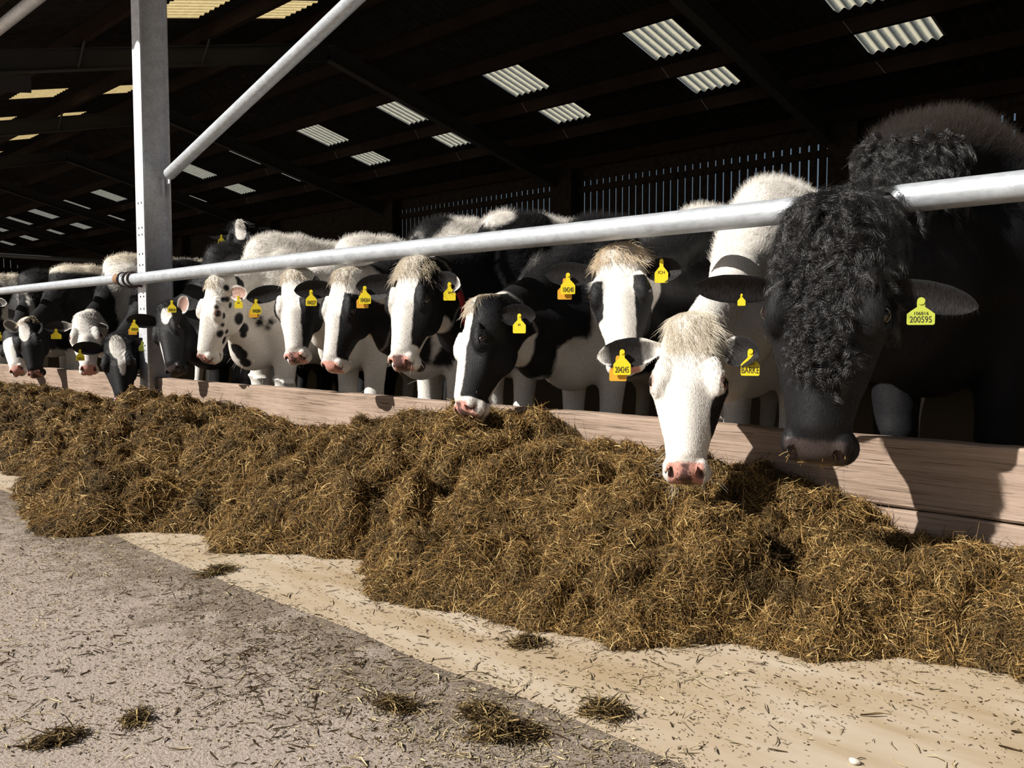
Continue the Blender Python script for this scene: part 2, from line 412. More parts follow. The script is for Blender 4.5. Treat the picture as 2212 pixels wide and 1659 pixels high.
# eaves tube
m = MB(); ev = onY(40, 27, 2.62); m.tube([(XL+.2, ev[1], ev[2]), (XR-.2, ev[1], ev[2])], .055, 16); struct(m.build('eaves_tube', M['post']))
# boards
def board(x0, x1, z0, z1, label, seed):
    xs = np.linspace(x0, x1, max(8, int((x1-x0)/.04))); V = []; F = []
    b = .008; prof = [(PF+.07, z0), (PF+.07, z1), (PF+b, z1), (PF+b*.3, z1-b*.3), (PF, z1-b), (PF, z0+b), (PF+b, z0)]
    k = len(prof)
    for x in xs:
        wv = .0035*fbm(np.array([[x*2.2, seed, 0]]), seed)[0]+.002*fbm(np.array([[x*9, seed, 5]]), seed)[0]
        for y, z in prof: V.append((x, y+(wv if y < PF+.05 else 0), z+(wv*1.4 if z > (z0+z1)/2 else -wv)))
    for i in range(len(xs)-1):
        for j in range(k): F.append((i*k+j, (i+1)*k+j, (i+1)*k+(j+1) % k, i*k+(j+1) % k))
    F += [tuple(range(k)), tuple(range((len(xs)-1)*k, len(xs)*k))[::-1]]
    o = mesh_np('wooden_board', V, F, M['plank'], loc=((x0+x1)/2, PF, z0), smooth=False)
    setp(o, label, 'board', 'weathered boards along the feed barrier')
board(-6.42, -.39, .285, .50, 'upper weathered board right of the post, white cow and bull hanging over it', 3)
board(-6.42, -.39, .055, .277, 'lower weathered board, showing at right under the bull above the silage', 5)
board(-12.48, -6.45, .285, .505, 'weathered board left of the post behind the leftmost eating cows', 9)
# pen rail inside
root = link('pen_rail', None, None, loc=(-12.5, 5.5, 0)); setp(root, 'grey horizontal pen rail inside the barn above the leftmost backs', 'rail')
m = MB(); m.tube([(-12.5, 2.95, 1.83), (-12.5, 9.5, 1.80)], .027, 12); m.build('bar', M['rafter'], root)
for y in (5.6, 9.4):
    m = MB(); m.tube([(-12.5, y, 0), (-12.5, y, 1.8)], .03, 10); m.build('upright', M['rafter'], root)
# ------------------------------------------------------------------ implicit-surface cattle
def smin(a, b, k):
    h = np.clip(.5+.5*(b-a)/k, 0, 1); return b*(1-h)+a*h-k*h*(1-h)
def smax(a, b, k): return -smin(-a, -b, k)
def ell(p, c, r):
    q = p-np.asarray(c, np.float32); r = np.asarray(r, np.float32)
    k0 = np.sqrt(((q/r)**2).sum(1)); k1 = np.sqrt(((q/r**2)**2).sum(1))
    return k0*(k0-1)/np.maximum(k1, 1e-6)
def rcone(p, a, b, ra, rb):
    a = np.asarray(a, np.float32); b = np.asarray(b, np.float32); ab = b-a
    h = np.clip(((p-a)@ab)/(ab@ab), 0, 1)
    return np.sqrt(((p-a-h[:, None]*ab)**2).sum(1))-(ra+h*(rb-ra))
def _smooth(T, Yv):
    t = np.linspace(T[0], T[-1], 400); y = np.interp(t, T, Yv); k = np.hanning(41); k /= k.sum()
    yp = np.pad(y, 20, mode='reflect', reflect_type='odd'); return t, np.convolve(yp, k, 'valid')
_T = [-.06, 0, .05, .12, .20, .28, .36, .43, .47, .50, .53]
PW = _smooth(_T, [.055, .078, .095, .103, .106, .092, .074, .062, .061, .054, .040])
PT = _smooth(_T, [-.06, -.022, -.004, .001, 0, -.008, -.015, -.020, -.046, -.085, -.115])
PB_ = _smooth(_T, [-.14, -.17, -.222, -.242, -.235, -.206, -.174, -.150, -.138, -.126, -.11])
def head_sdf(q, ws, bull=False, carve=True):
    t, s, n = q[:, 0], q[:, 1]/ws, q[:, 2]
    a = np.sqrt(s*s+1e-6)
    w = np.interp(t, *PW); tp = np.interp(t, *PT); bt = np.interp(t, *PB_)
    c = (tp+bt)/2; hh = (tp-bt)/2; v = (n-c)/hh
    x = np.clip((.45-v)/1.45, 0, 1); taper = 1-.40*x*x*(3-2*x)
    wm = w*taper
    r = ((a/wm)**2.5+np.abs(v)**2.5+1e-9)**(1/2.5)
    d = (r-1)*np.minimum(wm, hh)
    d = smax(smax(d, t-.507, .05), -.05-t, .03)
    p = np.stack([t, a, n], 1)
    d = smin(d, rcone(p, (.23, 0, -.030), (.42, 0, -.037), .040, .032), .03)
    d = smin(d, ell(p, (.195, .090, -.034), (.048, .028, .036)), .022)
    d = smin(d, ell(p, (.160, .078, -.010), (.044, .024, .014)), .018)
    d = smin(d, ell(p, (.20, .060, -.150), (.105, .036, .078)), .03)
    d = smin(d, rcone(p, (.21, .095, -.066), (.335, .058, -.080), .018, .010), .03)
    d = smin(d, ell(p, (.0, 0, -.035), (.035, .062, .040)), .03)
    d = smin(d, ell(p, (.456, 0, -.076), (.046, .060, .050)), .02)          # nose pad
    d = smin(d, ell(p, (.463, .040, -.102), (.036, .034, .028)), .014)        # upper lip
    d = smin(d, ell(p, (.459, .047, -.056), (.027, .021, .026)), .008)        # nostril wings
    d = smin(d, ell(p, (.445, 0, -.142), (.044, .042, .024)), .012)           # chin
    d = smax(d, -ell(p, (.486, 0, -.127), (.062, .085, .0045)), .006)         # mouth line
    no = np.stack([t-.5*(a-.044), a, n+.25*(t-.478)], 1)
    d = smax(d, -ell(no, (.478, .044, -.056), (.026, .0125, .020)), .004)
    d = smax(d, -ell(p, (.470, .058, -.072), (.013, .010, .007)), .004)
    if not carve: return d
    e = EYES['bull' if bull else 'cow']
    pe = p-e; pe = pe*np.array([.62, 1, 1], np.float32)
    di = EYE_D
    d = smax(d, -rcone(pe, di*.003, di*.05, .0098, .017), .004)
    if not bull:
        fold = np.exp(-((t-.135)/.045)**2-((a-.062)/.03)**2-(n/.05)**2)
        d = d+.0016*fold*np.sin(t*190+a*160)
        d = d+.0012*np.exp(-((t-.2)/.05)**2-((a-.10)/.035)**2-((n+.034)/.05)**2)*np.sin(np.sqrt(((t-.2)*.7)**2+(a-.11)**2+(n+.03)**2)*520)
    return d*.95*min(1, ws)
EYE_D = nrm([.0, .80, .60]).astype(np.float32); EYE_R = .0195; EYES = {}
for _k in ('cow', 'bull'):
    _q = np.array([.195, .075, -.050])+np.linspace(0, .12, 240)[:, None]*EYE_D
    _f = head_sdf(_q*np.array([1, 1, 1]), 1., _k == 'bull', False); _i = int(np.argmax(_f > 0))
    EYES[_k] = (_q[_i]-EYE_D*.0165).astype(np.float32)

class Beast:
    def __init__(s, poll, muz, Yp, L=.5, psi=20, ws=1., body=None, yaw=0., wz=1.40, wback=.85, wside=0., dip=0., bull=False, F=None, ks=1., roll=0., W=None, bw=1.):
        dip = dip or -.05
        s.P = onY(poll[0], poll[1], Yp) if len(poll) == 2 else np.array(poll, float)
        if F is None:
            d = ray(*muz); w = CAM-s.P; a = d@d; b = 2*d@w; c = w@w-L*L; disc = b*b-4*a*c
            sc = (-b-math.sqrt(disc))/2/a if disc > 0 else -b/2/a
            M = CAM+sc*d; s.k = np.linalg.norm(M-s.P)/.5; s.F = nrm(M-s.P)
        else: s.F = nrm(F); s.k = L/.5
        s.k *= ks
        dc = CAM-s.P; dc[2] = 0; dc = nrm(dc); rh = np.array([-dc[1], dc[0], 0.])     # rh: image right as seen from the camera
        g = math.cos(math.radians(psi))*dc-math.sin(math.radians(psi))*rh
        D = nrm(g-s.F*(g@s.F)); S = np.cross(D, s.F)
        if roll:
            q = math.radians(roll); D, S = D*math.cos(q)+S*math.sin(q), S*math.cos(q)-D*math.sin(q)
        s.D = D; s.S = S; s.ws = ws; s.bull = bull
        s.R = np.stack([s.F, s.S, s.D], 0).astype(np.float32)
        th = math.radians(yaw); s.b = np.array([math.sin(th), math.cos(th), 0.]); s.sd = np.array([math.cos(th), -math.sin(th), 0.])
        s.W = (np.array([s.P[0], s.P[1], 0])+s.b*wback+s.sd*wside); s.W[2] = wz
        if W is not None: s.W = onZ(W[0], W[1], wz); s.W[2] = wz
        s.z = wz/1.40; s.dip = dip; s.bw = bw
    def h2w(s, t, sd, n): return s.P+s.k*(t*s.F+sd*s.S*s.ws+n*s.D)
    def local(s, p): return ((p-s.P.astype(np.float32))@s.R.T)/np.float32(s.k)
    def sdf(s, p, parts='all'):
        p = p.astype(np.float32)
        d = head_sdf(s.local(p), s.ws, s.bull)*s.k
        z = s.z; fat = 1.25 if s.bull else 1.0
        W = s.W; b = s.b; sd = s.sd; H = s.h2w
        up = lambda q: np.array([0, 0, q*z])
        # neck: crest, middle and throat strands
        cr0, md0, lo0 = H(.035, 0, -.075), H(.07, 0, -.125), H(.13, 0, -.165)
        cr1 = W+up(-.10)+b*.05; md1 = W+up(-.42)+b*.08; lo1 = W+up(-.68)-b*.12
        mid = lambda a, c, k=.5: a*(1-k)+c*k+up(s.dip)
        kk = s.k if s.bull else 1.0
        for a0, a1, r0, r1, rm in ((cr0, cr1, .062, .10, .075), (md0, md1, .080, .20, .125), (lo0, lo1, .042, .11, .075)):
            if s.bull: r0, rm, r1 = r0*1.5, rm*1.75, r1*1.45
            m = mid(a0, a1)
            d = smin(d, rcone(p, a0, m, r0, rm), .05); d = smin(d, rcone(p, m, a1, rm, r1), .06)
        # trunk, in the body's own frame
        q = np.stack([(p-W.astype(np.float32))@b.astype(np.float32), np.abs((p-W.astype(np.float32))@sd.astype(np.float32)), (p[:, 2]-W[2])/z], 1).astype(np.float32)
        f = fat*s.bw
        e = ell(q, (.18, 0, -.43), (.40, .25*f, .40))
        e = smin(e, ell(q, (.78, 0, -.47), (.68, .275*f, .41)), .10)
        e = smin(e, ell(q, (1.28, 0, -.34), (.34, .25*f, .31)), .10)
        e = smin(e, rcone(q, (-.05, 0, -.09), (.25, 0, -.055), .075*f, .06*f), .07)
        e = smin(e, rcone(q, (.25, 0, -.06), (1.15, 0, -.05), .055, .055), .09)
        e = smin(e, rcone(q, (1.12, .10, -.09), (1.12, .22, -.12), .05, .035), .06)
        e = smin(e, rcone(q, (1.15, 0, -.05), (1.50, .0, -.10), .055, .05), .06)
        e = smin(e, ell(q, (.05, .165*f, -.42), (.17, .085*f, .33)), .06)
        e = smin(e, ell(q, (-.10, 0, -.72), (.15, .12*f, .13)), .08)
        if s.bull: e = smin(e, ell(q, (-.10, 0, -.14), (.36, .20, .15)), .10)
        for fx, fy in ((.06, .155*f),):
            e = smin(e, rcone(q, (fx, fy, -.60), (fx-.02, fy-.01, -.98), .095*f, .060*f), .05)
            e = smin(e, rcone(q, (fx-.02, fy-.01, -.98), (fx, fy-.01, -1.03), .060*f, .056*f), .02)
            e = smin(e, rcone(q, (fx, fy-.01, -1.03), (fx, fy-.01, -1.27), .044*f, .037*f), .03)
            e = smin(e, ell(q, (fx-.015, fy-.01, -1.355), (.065, .055, .060)), .03)
        e = smin(e, rcone(q, (1.28, .17, -.45), (1.22, .20, -.72), .16, .11), .06)
        e = smin(e, rcone(q, (1.22, .20, -.72), (1.42, .17, -.92), .10, .058), .05)
        e = smin(e, rcone(q, (1.42, .17, -.92), (1.38, .17, -1.25), .050, .040), .03)
        e = smin(e, ell(q, (1.36, .17, -1.35), (.065, .055, .060)), .03)
        e = smin(e, rcone(q, (1.52, 0, -.12), (1.60, 0, -.85), .03, .02), .03)
        return smin(d, e, .09)

def eval_sparse(fn, lo, n, h, stride=4):
    """evaluate only near the surface"""
    nx, ny, nz = [int(math.ceil((v-1)/stride))*stride+1 for v in n]
    ax = [lo[i]+h*np.arange(v) for i, v in enumerate((nx, ny, nz))]
    cx = [a[::stride] for a in ax]
    g = np.stack(np.meshgrid(*cx, indexing='ij'), -1).reshape(-1, 3)
    fc = fn(g).reshape([len(c) for c in cx])
    near = np.abs(fc) < h*stride*1.9
    cell = np.zeros([v-1 for v in near.shape], bool)
    for a in (0, 1):
        for b in (0, 1):
            for c in (0, 1):
                cell |= near[a:a+cell.shape[0], b:b+cell.shape[1], c:c+cell.shape[2]]
    full = np.repeat(np.repeat(np.repeat(fc[:-1, :-1, :-1], stride, 0), stride, 1), stride, 2)
    out = np.empty((nx, ny, nz), np.float32); out[:-1, :-1, :-1] = full
    out[-1] = out[-2]; out[:, -1] = out[:, -2]; out[:, :, -1] = out[:, :, -2]
    mk = np.zeros((nx, ny, nz), bool)
    up = np.repeat(np.repeat(np.repeat(cell, stride, 0), stride, 1), stride, 2)
    mk[:-1, :-1, :-1] |= up; mk[1:, 1:, 1:] |= up; mk[1:, :-1, :-1] |= up; mk[:-1, 1:, :-1] |= up; mk[:-1, :-1, 1:] |= up
    idx = np.nonzero(mk)
    pts = np.stack([ax[0][idx[0]], ax[1][idx[1]], ax[2][idx[2]]], 1)
    vals = np.empty(len(pts), np.float32)
    for i in range(0, len(pts), 400000): vals[i:i+400000] = fn(pts[i:i+400000])
    out[idx] = vals
    return out
def surface_nets(f, lo, h):
    sg = f < 0
    c = np.zeros([v-1 for v in f.shape], np.int8)
    sl = lambda a, b, e: (slice(a, a+c.shape[0]), slice(b, b+c.shape[1]), slice(e, e+c.shape[2]))
    for a in (0, 1):
        for b in (0, 1):
            for e in (0, 1): c += sg[sl(a, b, e)]
    act = (c > 0) & (c < 8); I = np.stack(np.nonzero(act), 1)
    vid = -np.ones(act.shape, np.int64); vid[tuple(I.T)] = np.arange(len(I))
    acc = np.zeros((len(I), 3)); cnt = np.zeros(len(I)); G = np.zeros((len(I), 3))
    co = [(a, b, e) for a in (0, 1) for b in (0, 1) for e in (0, 1)]
    fv = {q: f[I[:, 0]+q[0], I[:, 1]+q[1], I[:, 2]+q[2]] for q in co}
    for q in co:
        for ax in range(3):
            if q[ax] == 0:
                r = list(q); r[ax] = 1; r = tuple(r)
                f0, f1 = fv[q], fv[r]; G[:, ax] += f1-f0
                m = (f0 < 0) != (f1 < 0); tt = np.where(m, f0/np.where(m, f0-f1, 1), 0)
                pos = np.array(q, float)[None, :].repeat(len(I), 0); pos[:, ax] += tt
                acc += pos*m[:, None]; cnt += m
    V = lo+h*(I+acc/cnt[:, None]); Nn = G/np.maximum(np.linalg.norm(G, axis=1), 1e-9)[:, None]
    Q = []
    for ax in range(3):
        o1, o2 = [(1, 2), (2, 0), (0, 1)][ax]
        n = list(f.shape); s0 = [slice(None)]*3; s1 = [slice(None)]*3
        s0[ax] = slice(0, n[ax]-1); s1[ax] = slice(1, n[ax])
        ch = sg[tuple(s0)] != sg[tuple(s1)]
        E = np.stack(np.nonzero(ch), 1)
        E = E[(E[:, o1] > 0) & (E[:, o2] > 0) & (E[:, o1] < n[o1]-1) & (E[:, o2] < n[o2]-1)]
        ins = sg[tuple(E.T)]
        def cell(a, b):
            q = E.copy(); q[:, o1] -= a; q[:, o2] -= b; return vid[tuple(q.T)]
        q = np.stack([cell(1, 1), cell(0, 1), cell(0, 0), cell(1, 0)], 1)
        q[~ins] = q[~ins][:, ::-1]; Q.append(q)
    return V, np.concatenate(Q), Nn

def ear_mesh(base, tip, normal, width, cup=.35, curl=0., nu=22, nv=13, th=.0045, dark=None):
    """leaf shaped, cupped ear with thickness; returns verts, quads, normals, (u,v,inner)"""
    base = np.array(base); tip = np.array(tip); d = tip-base; L = np.linalg.norm(d); d = d/L
    nm = nrm(normal-d*(normal@d)); cr = np.cross(nm, d)
    us = np.linspace(0, 1, nu); vs = np.linspace(-1, 1, nv)
    wid = np.interp(us, [0, .12, .3, .5, .7, .85, .94, 1.0], np.array([.40, .52, .84, 1.0, .96, .74, .48, .10]))*width/2
    sheets = []
    for sgn in (1, -1):
        P = []
        for u, w in zip(us, wid):
            rol = max(0, 1-u/.32)            # tube like near the base
            cu = cup*(1+1.6*rol)
            for v in vs:
                ang = v*cu*1.5
                rad = w/max(cu*1.5, .2)
                x = math.sin(ang)*rad; zz = (1-math.cos(ang))*rad
                P.append(base+d*(u*L)+cr*x+nm*(zz-.35*w*cu+curl*width*u*u-sgn*-1*0)+nm*(th*sgn*(1-abs(v)**6*.9)*(1-u**8*.9)))
        sheets.append(np.array(P))
    V = np.concatenate(sheets); n0 = nu*nv; Q = []
    for i in range(nu-1):
        for j in range(nv-1):
            a = i*nv+j; Q.append((a, a+nv, a+nv+1, a+1)); b = a+n0; Q.append((b, b+1, b+nv+1, b+nv))
    for i in range(nu-1):
        for j in (0, nv-1):
            a = i*nv+j; b = a+n0
            Q.append((a, b, b+nv, a+nv) if j == 0 else (a, a+nv, b+nv, b))
    for j in range(nv-1):
        a = (nu-1)*nv+j; Q.append((a, a+n0, a+n0+1, a+1))
    Q = np.array(Q)
    Nn = np.zeros_like(V); fn = np.cross(V[Q[:, 1]]-V[Q[:, 0]], V[Q[:, 2]]-V[Q[:, 0]])
    for c in range(4): np.add.at(Nn, Q[:, c], fn)
    Nn /= np.maximum(np.linalg.norm(Nn, axis=1), 1e-12)[:, None]
    uv = np.concatenate([np.stack(np.meshgrid(us, vs, indexing='ij'), -1).reshape(-1, 2)]*2)
    inner = np.r_[np.ones(n0), np.zeros(n0)]
    # make the winding agree with the inner side looking along nm
    if (Nn[:n0]@nm).mean() < 0: Q = Q[:, ::-1]; Nn = -Nn
    return V, Q, Nn, uv, inner
WHITE = np.array([.80, .765, .715]); CREAM = np.array([.70, .60, .45]); BLACK = np.array([.0085, .0085, .0100]); PINK = np.array([.66, .33, .27]); SKIN = np.array([.50, .30, .25])
def soft(x, w): return np.clip(.5-x/w, 0, 1)

def on_surface(V, x, y):
    d = nrm(ray(x, y)); w = V-CAM; dep = w@d; off = np.linalg.norm(w-dep[:, None]*d, axis=1)
    k = np.nonzero(off < np.maximum(.02, off.min()*1.2))[0]; return V[k[np.argmin(dep[k])]]
def coat_color(B, V, spec):
    q = B.local(V); t, s, n = q[:, 0], q[:, 1]/B.ws, q[:, 2]
    nz = fbm(V*9, spec['seed'], 3)*.35+fbm(V*40, spec['seed']+3, 2)*.12
    C = np.empty((len(V), 3)); C[:] = WHITE if spec['head'] == 'w' else BLACK
    headw = soft(np.maximum(t*-1-.05, -1), .02)
    wp = q.copy(); wp[:, 1] = s
    def lay(mask, c):
        C[:] = C*(1-mask[:, None])+np.asarray(c)*mask[:, None]
    # trunk and neck
    bodyc = spec.get('body', 'w'); neckc = spec.get('neck', bodyc)
    yb = (V-B.W)@B.b
    hd = np.linalg.norm(wp-np.stack([np.clip(t, .14, .42), 0*t, -.10+0*t], 1), axis=1)
    isneck = soft(.235+.05*nz-hd, .02)                       # away from the head
    cc = {'w': WHITE, 'b': BLACK}
    lay(isneck, cc[neckc])
    isbody = soft(-(yb+.15+.12*nz), .02)*isneck
    lay(isbody, cc[bodyc])
    if spec.get('patch', 0):
        pn = fbm(V*1.9+spec['seed'], spec['seed']+20, 2)+.10*nz
        lay(isbody*soft(-(pn-spec.get('pth', .12)), .02), cc['b' if bodyc == 'w' else 'w'])
    zz = V[:, 2]
    if spec.get('crest'):                                   # pale hair along the top line
        lay(isneck*soft(-(np.maximum(zz-(B.W[2]-.07*spec['crest']+.05*nz), -1)), .03), WHITE*np.array([1, .95, .85]))
    lw = spec.get('legs', 'w'); lz = spec.get('legz', .62)
    lay(soft((zz-lz*B.z+.06*nz), .02)*isneck, cc[lw])
    lay(soft(zz-.10, .03)*isneck, np.array([.05, .04, .03]))
    for bl in spec.get('blobs', []):
        kind = bl[0]; c = {'w': WHITE, 'b': BLACK, 'p': PINK, 's': SKIN, 'c': CREAM}[bl[1]]
        if kind == 'h':
            cen, rad = np.array(bl[2]), np.array(bl[3]); r = np.sqrt((((wp-cen)/rad)**2).sum(1))
            lay(soft((r-1+nz*.30)*rad.min(), .004), c)
        elif kind == 'x':                                    # half space stripe on the face: s between, t between
            s0, s1, t0, t1 = bl[2]
            dd = np.maximum(np.maximum(s0-s, s-s1), np.maximum(t0-t, t-t1))+nz*.022
            dd = np.maximum(dd, -.42-n); lay(soft(dd, .004)*(1-isneck), c)
        else:
            cen = on_surface(V, *bl[2])
            rad = np.array(bl[3]) if np.ndim(bl[3]) else np.full(3, bl[3])
            r = np.sqrt((((V-cen)/rad)**2).sum(1)); lay(soft((r-1+nz*.3)*rad.min(), .012), c)
    if B.bull: lay(soft(-(zz-B.W[2]+.13+.08*nz), .06)*soft(-(yb+.42), .1)*isneck, np.array([.026, .019, .015]))
    # bare nose pad, mouth, eye rims
    wet = np.zeros(len(V))
    mz = spec.get('muzzle', 'p')
    a_ = np.abs(s)
    f = np.maximum(np.maximum(.446-t, np.abs(n+.062)-.043), a_-.057+.12*np.maximum(0, -n-.06))
    f = np.maximum(f, .452+.35*np.maximum(0, -n-.085)-t)
    pad = soft(f+.006*nz, .007)*(1-isneck)
    base = PINK if mz != 'b' else np.array([.050, .037, .036])
    lay(pad, base*(1+.15*nz[:, None]))
    if mz in ('pd', 'pp'):
        n5 = fbm(V*85, spec['seed']+9, 3)
        dk = soft(np.abs(s)-(.030 if mz == 'pd' else .022)+.030*n5+.25*np.maximum(0, n+.062), .012)+soft(-(n5-(.30 if mz == 'pd' else .42)), .1)
        lay(np.clip(dk, 0, 1)*pad*.9, np.array([.055, .036, .036]))
    lip = soft(np.abs(n+.128)-.008, .006)*soft(.43-t, .02)*(1-isneck); lay(lip*.7, SKIN*.6 if mz != 'b' else BLACK)
    nos = soft(np.linalg.norm((np.stack([t, np.abs(s), n], 1)-np.array([.478, .047, -.060]))/np.array([.022, .013, .020]), axis=1)-1, .3); lay(nos*.92, SKIN*.14)
    wet = pad*.9
    er = np.linalg.norm(np.stack([t, np.abs(s), n], 1)-(EYES['bull' if B.bull else 'cow']+EYE_D*.016), axis=1)
    rim = soft(er-.026, .008)*(1-isneck)
    lay(rim*(.9 if spec.get('eyerim', 'b') == 'b' else .8), BLACK*1.5 if spec.get('eyerim', 'b') == 'b' else SKIN)
    out = np.ones((len(V), 4)); out[:, :3] = np.clip(C, .004, 1); out[:, 3] = wet
    return out

def tag_obj(B_root, pos, nm, size, text, sub, mat, back):
    """plastic ear tag hanging at pos (its top), facing nm"""
    nm = nrm(nm); r = nrm(np.cross(Z3, nm)); u = nrm(np.cross(nm, r)); w, h = size
    poly = [(-.13*w, 0), (-.15*w, -.10*h), (-.14*w, -.28*h), (-.36*w, -.44*h), (-.5*w, -.56*h), (-.5*w, -.95*h), (-.45*w, -h), (.45*w, -h), (.5*w, -.95*h), (.5*w, -.56*h), (.36*w, -.44*h), (.14*w, -.28*h), (.15*w, -.10*h), (.13*w, 0), (.07*w, .06*h), (-.07*w, .06*h)]
    m = MB(); m.prism(poly, pos, r, u, nm*.0014)
    o = m.build('ear_tag', mat, B_root)
    st = MB(); st.tube([pos-u*.04*h-nm*.012, pos-u*.04*h+nm*.004], .008*w/.055, 12); st.build('tag_stud', mat, o)
    if back:
        m = MB(); m.prism([(a, b) for a, b in poly], pos-nm*.012-r*.24*w+u*(-.02), r, u, nm*.0014); m.build('tag_back', M['tagback'], o)
    for tx, yy, sz in ((text, -.90, .36), (sub, -.60, .19)):
        if not tx: continue
        cu = bpy.data.curves.new('tag_number', 'FONT'); cu.body = tx; cu.align_x = 'CENTER'; cu.size = sz*h; cu.extrude = .0003
        cu.materials.append(M['ink']); lw = len(tx)*sz*h*.56
        tmp = bpy.data.objects.new('tag_number', cu); me = bpy.data.meshes.new_from_object(tmp); bpy.data.objects.remove(tmp); bpy.data.curves.remove(cu)
        t = bpy.data.objects.new('tag_number', me); COL.objects.link(t)
        if not me.materials: me.materials.append(M['ink'])
        sx = min(1., .9*w/lw)
        mat4 = Matrix((( r[0]*sx, u[0], nm[0], 0), (r[1]*sx, u[1], nm[1], 0), (r[2]*sx, u[2], nm[2], 0), (0, 0, 0, 1)))
        p = pos+u*(yy*h)+nm*.0020-base_of(o)
        mat4.translation = Vector(p); t.parent = o; t.matrix_local = mat4
    return o

def sample(V, Q, dens, nmax):
    a, b, c, d = (V[Q[:, i]] for i in range(4))
    area = (np.linalg.norm(np.cross(b-a, c-a), axis=1)+np.linalg.norm(np.cross(c-a, d-a), axis=1))/2
    w = area*dens[Q].mean(1); tot = w.sum()
    if tot <= 0: return np.zeros(0, int), np.zeros((0, 4))
    n = int(min(nmax, tot)); fi = rng.choice(len(Q), n, p=w/tot)
    x, y = rng.random(n), rng.random(n)
    return fi, np.stack([(1-x)*(1-y), x*(1-y), x*y, (1-x)*y], 1)
def interp(A, Q, fi, bw): return (A[Q[fi]]*bw[:, :, None]).sum(1)
COWS = {}; EARS0 = {}
def make_cow(key, B, spec, label, ears, hf=.006, hb=.022, nhair=9000, name='cow', cat='cow', group='cattle lined up at the feed barrier'):
    hlo = np.minimum.reduce([B.h2w(t, s, n) for t in (-.10, .54) for s in (-.15, .15) for n in (-.26, .04)])-.01
    hhi = np.maximum.reduce([B.h2w(t, s, n) for t in (-.10, .54) for s in (-.15, .15) for n in (-.26, .04)])+.01
    n = np.ceil((hhi-hlo)/hf).astype(int)+1
    f = eval_sparse(B.sdf, hlo, n, hf); hhi = hlo+hf*(np.array(f.shape)-1)
    V1, Q1, N1 = surface_nets(f, hlo, hf)
    corners = [B.P-.3, B.P+.3]+[B.W+B.b*x+B.sd*y for x in (-.5, 1.75) for y in (-.48*(1.25 if B.bull else 1), .48*(1.25 if B.bull else 1))]
    lo = np.minimum.reduce(corners)-.06; hi = np.maximum.reduce(corners)+.06
    lo[2] = -.05; hi[2] = max(B.W[2], B.P[2])+.25
    n = np.ceil((hi-lo)/hb).astype(int)+1
    f = eval_sparse(B.sdf, lo, n, hb); V2, Q2, N2 = surface_nets(f, lo, hb)
    ins = ((V2 > hlo+hf*1.2) & (V2 < hhi-hf*1.2)).all(1); Q2 = Q2[~ins[Q2].all(1)]
    V2 = np.c_[V2[:, :2], np.maximum(V2[:, 2], 0.0)]
    V = np.concatenate([V1, V2]); Q = np.concatenate([Q1, Q2+len(V1)]); Nn = np.concatenate([N1, N2])
    C = coat_color(B, V, spec)
    root_loc = np.array([B.W[0], B.W[1], 0.])
    # ears
    tags = []; earinfo = []
    for side, e in ears.items():
        sg = -1 if side == 'L' else 1
        b0 = B.h2w(e.get('bt', .055), sg*.088, -.085); el = e.get('len', .175)*B.k
        if 'px' in e:
            d = ray(*e['px']); w = CAM-b0; a = d@d; bb = 2*d@w; c = w@w-el*el; disc = bb*bb-4*a*c
            if disc > 0:
                sc = (-bb+(1 if e.get('far') else -1)*math.sqrt(disc))/2/a
            else: sc = -bb/2/a
            tip = CAM+sc*d; tip = b0+nrm(tip-b0)*min(el*1.25, max(np.linalg.norm(tip-b0), el*.8))
        else: tip = b0+nrm(B.S*sg+e.get('n', -.15)*B.D+e.get('t', .1)*B.F)*el
        nmv = nrm(B.D*e.get('nd', .8)+(CAM-b0)/np.linalg.norm(CAM-b0)*e.get('nc', .5)+Z3*e.get('nz', -.15))
        EV, EQ, EN, uv, inn = ear_mesh(b0-(tip-b0)*.05, tip, nmv, e.get('w', .105)*B.k, e.get('cup', .42), e.get('curl', 0.))
        ec = np.ones((len(EV), 4)); ec[:, 3] = 0
        oc = {'w': WHITE, 'b': BLACK}[e.get('c', 'b')]; ic = {'b': np.array([.011, .008, .0075]), 'p': np.array([.45, .24, .19]), 'w': WHITE*.8}[e.get('ic', 'b')]
        tipc = {'w': WHITE, 'b': BLACK, None: oc}[e.get('tipc')]; bc = {'w': WHITE, 'b': BLACK, None: oc}[e.get('basec')]
        u, v = uv[:, 0], uv[:, 1]; nz = fbm(EV*30, 3, 2)*.10
        col = np.where((u+nz < .34)[:, None], bc, np.where((u+nz > .86)[:, None], tipc, oc))
        k = (inn*soft(np.abs(v)-.72+nz, .1)*soft(.2-u, .1)*soft(u-.93, .1))[:, None]
        col = col*(1-k*.85)+ic*k*.85
        ec[:, :3] = col
        earinfo.append((len(V), len(EV)))
        Q = np.concatenate([Q, EQ+len(V)]); V = np.concatenate([V, EV]); Nn = np.concatenate([Nn, EN]); C = np.concatenate([C, ec])
        if 'tag' in e: tags.append((e, b0, tip, nmv))
    Vn = Nn
    o = mesh_np(name, V, Q, M['coat'], loc=root_loc, smooth=True, col=C.astype(np.float32), nors=Nn)
    setp(o, label, cat, group)
    # eyes
    for sg in (-1, 1):
        e = EYES['bull' if B.bull else 'cow']; c = B.h2w(e[0], sg*e[1], e[2]); r = EYE_R*B.k
        m = MB(); nu, nv = 20, 12; VV = [c+r*np.array([math.sin(a)*math.cos(q), math.sin(a)*math.sin(q), math.cos(a)]) for a in np.linspace(0, math.pi, nv+1) for q in np.linspace(0, 2*math.pi, nu, endpoint=False)]
        m.add(VV, [(i*nu+j, (i+1)*nu+j, (i+1)*nu+(j+1) % nu, i*nu+(j+1) % nu) for i in range(nv) for j in range(nu)], True)
        m.build('eye', M['eye'], o)
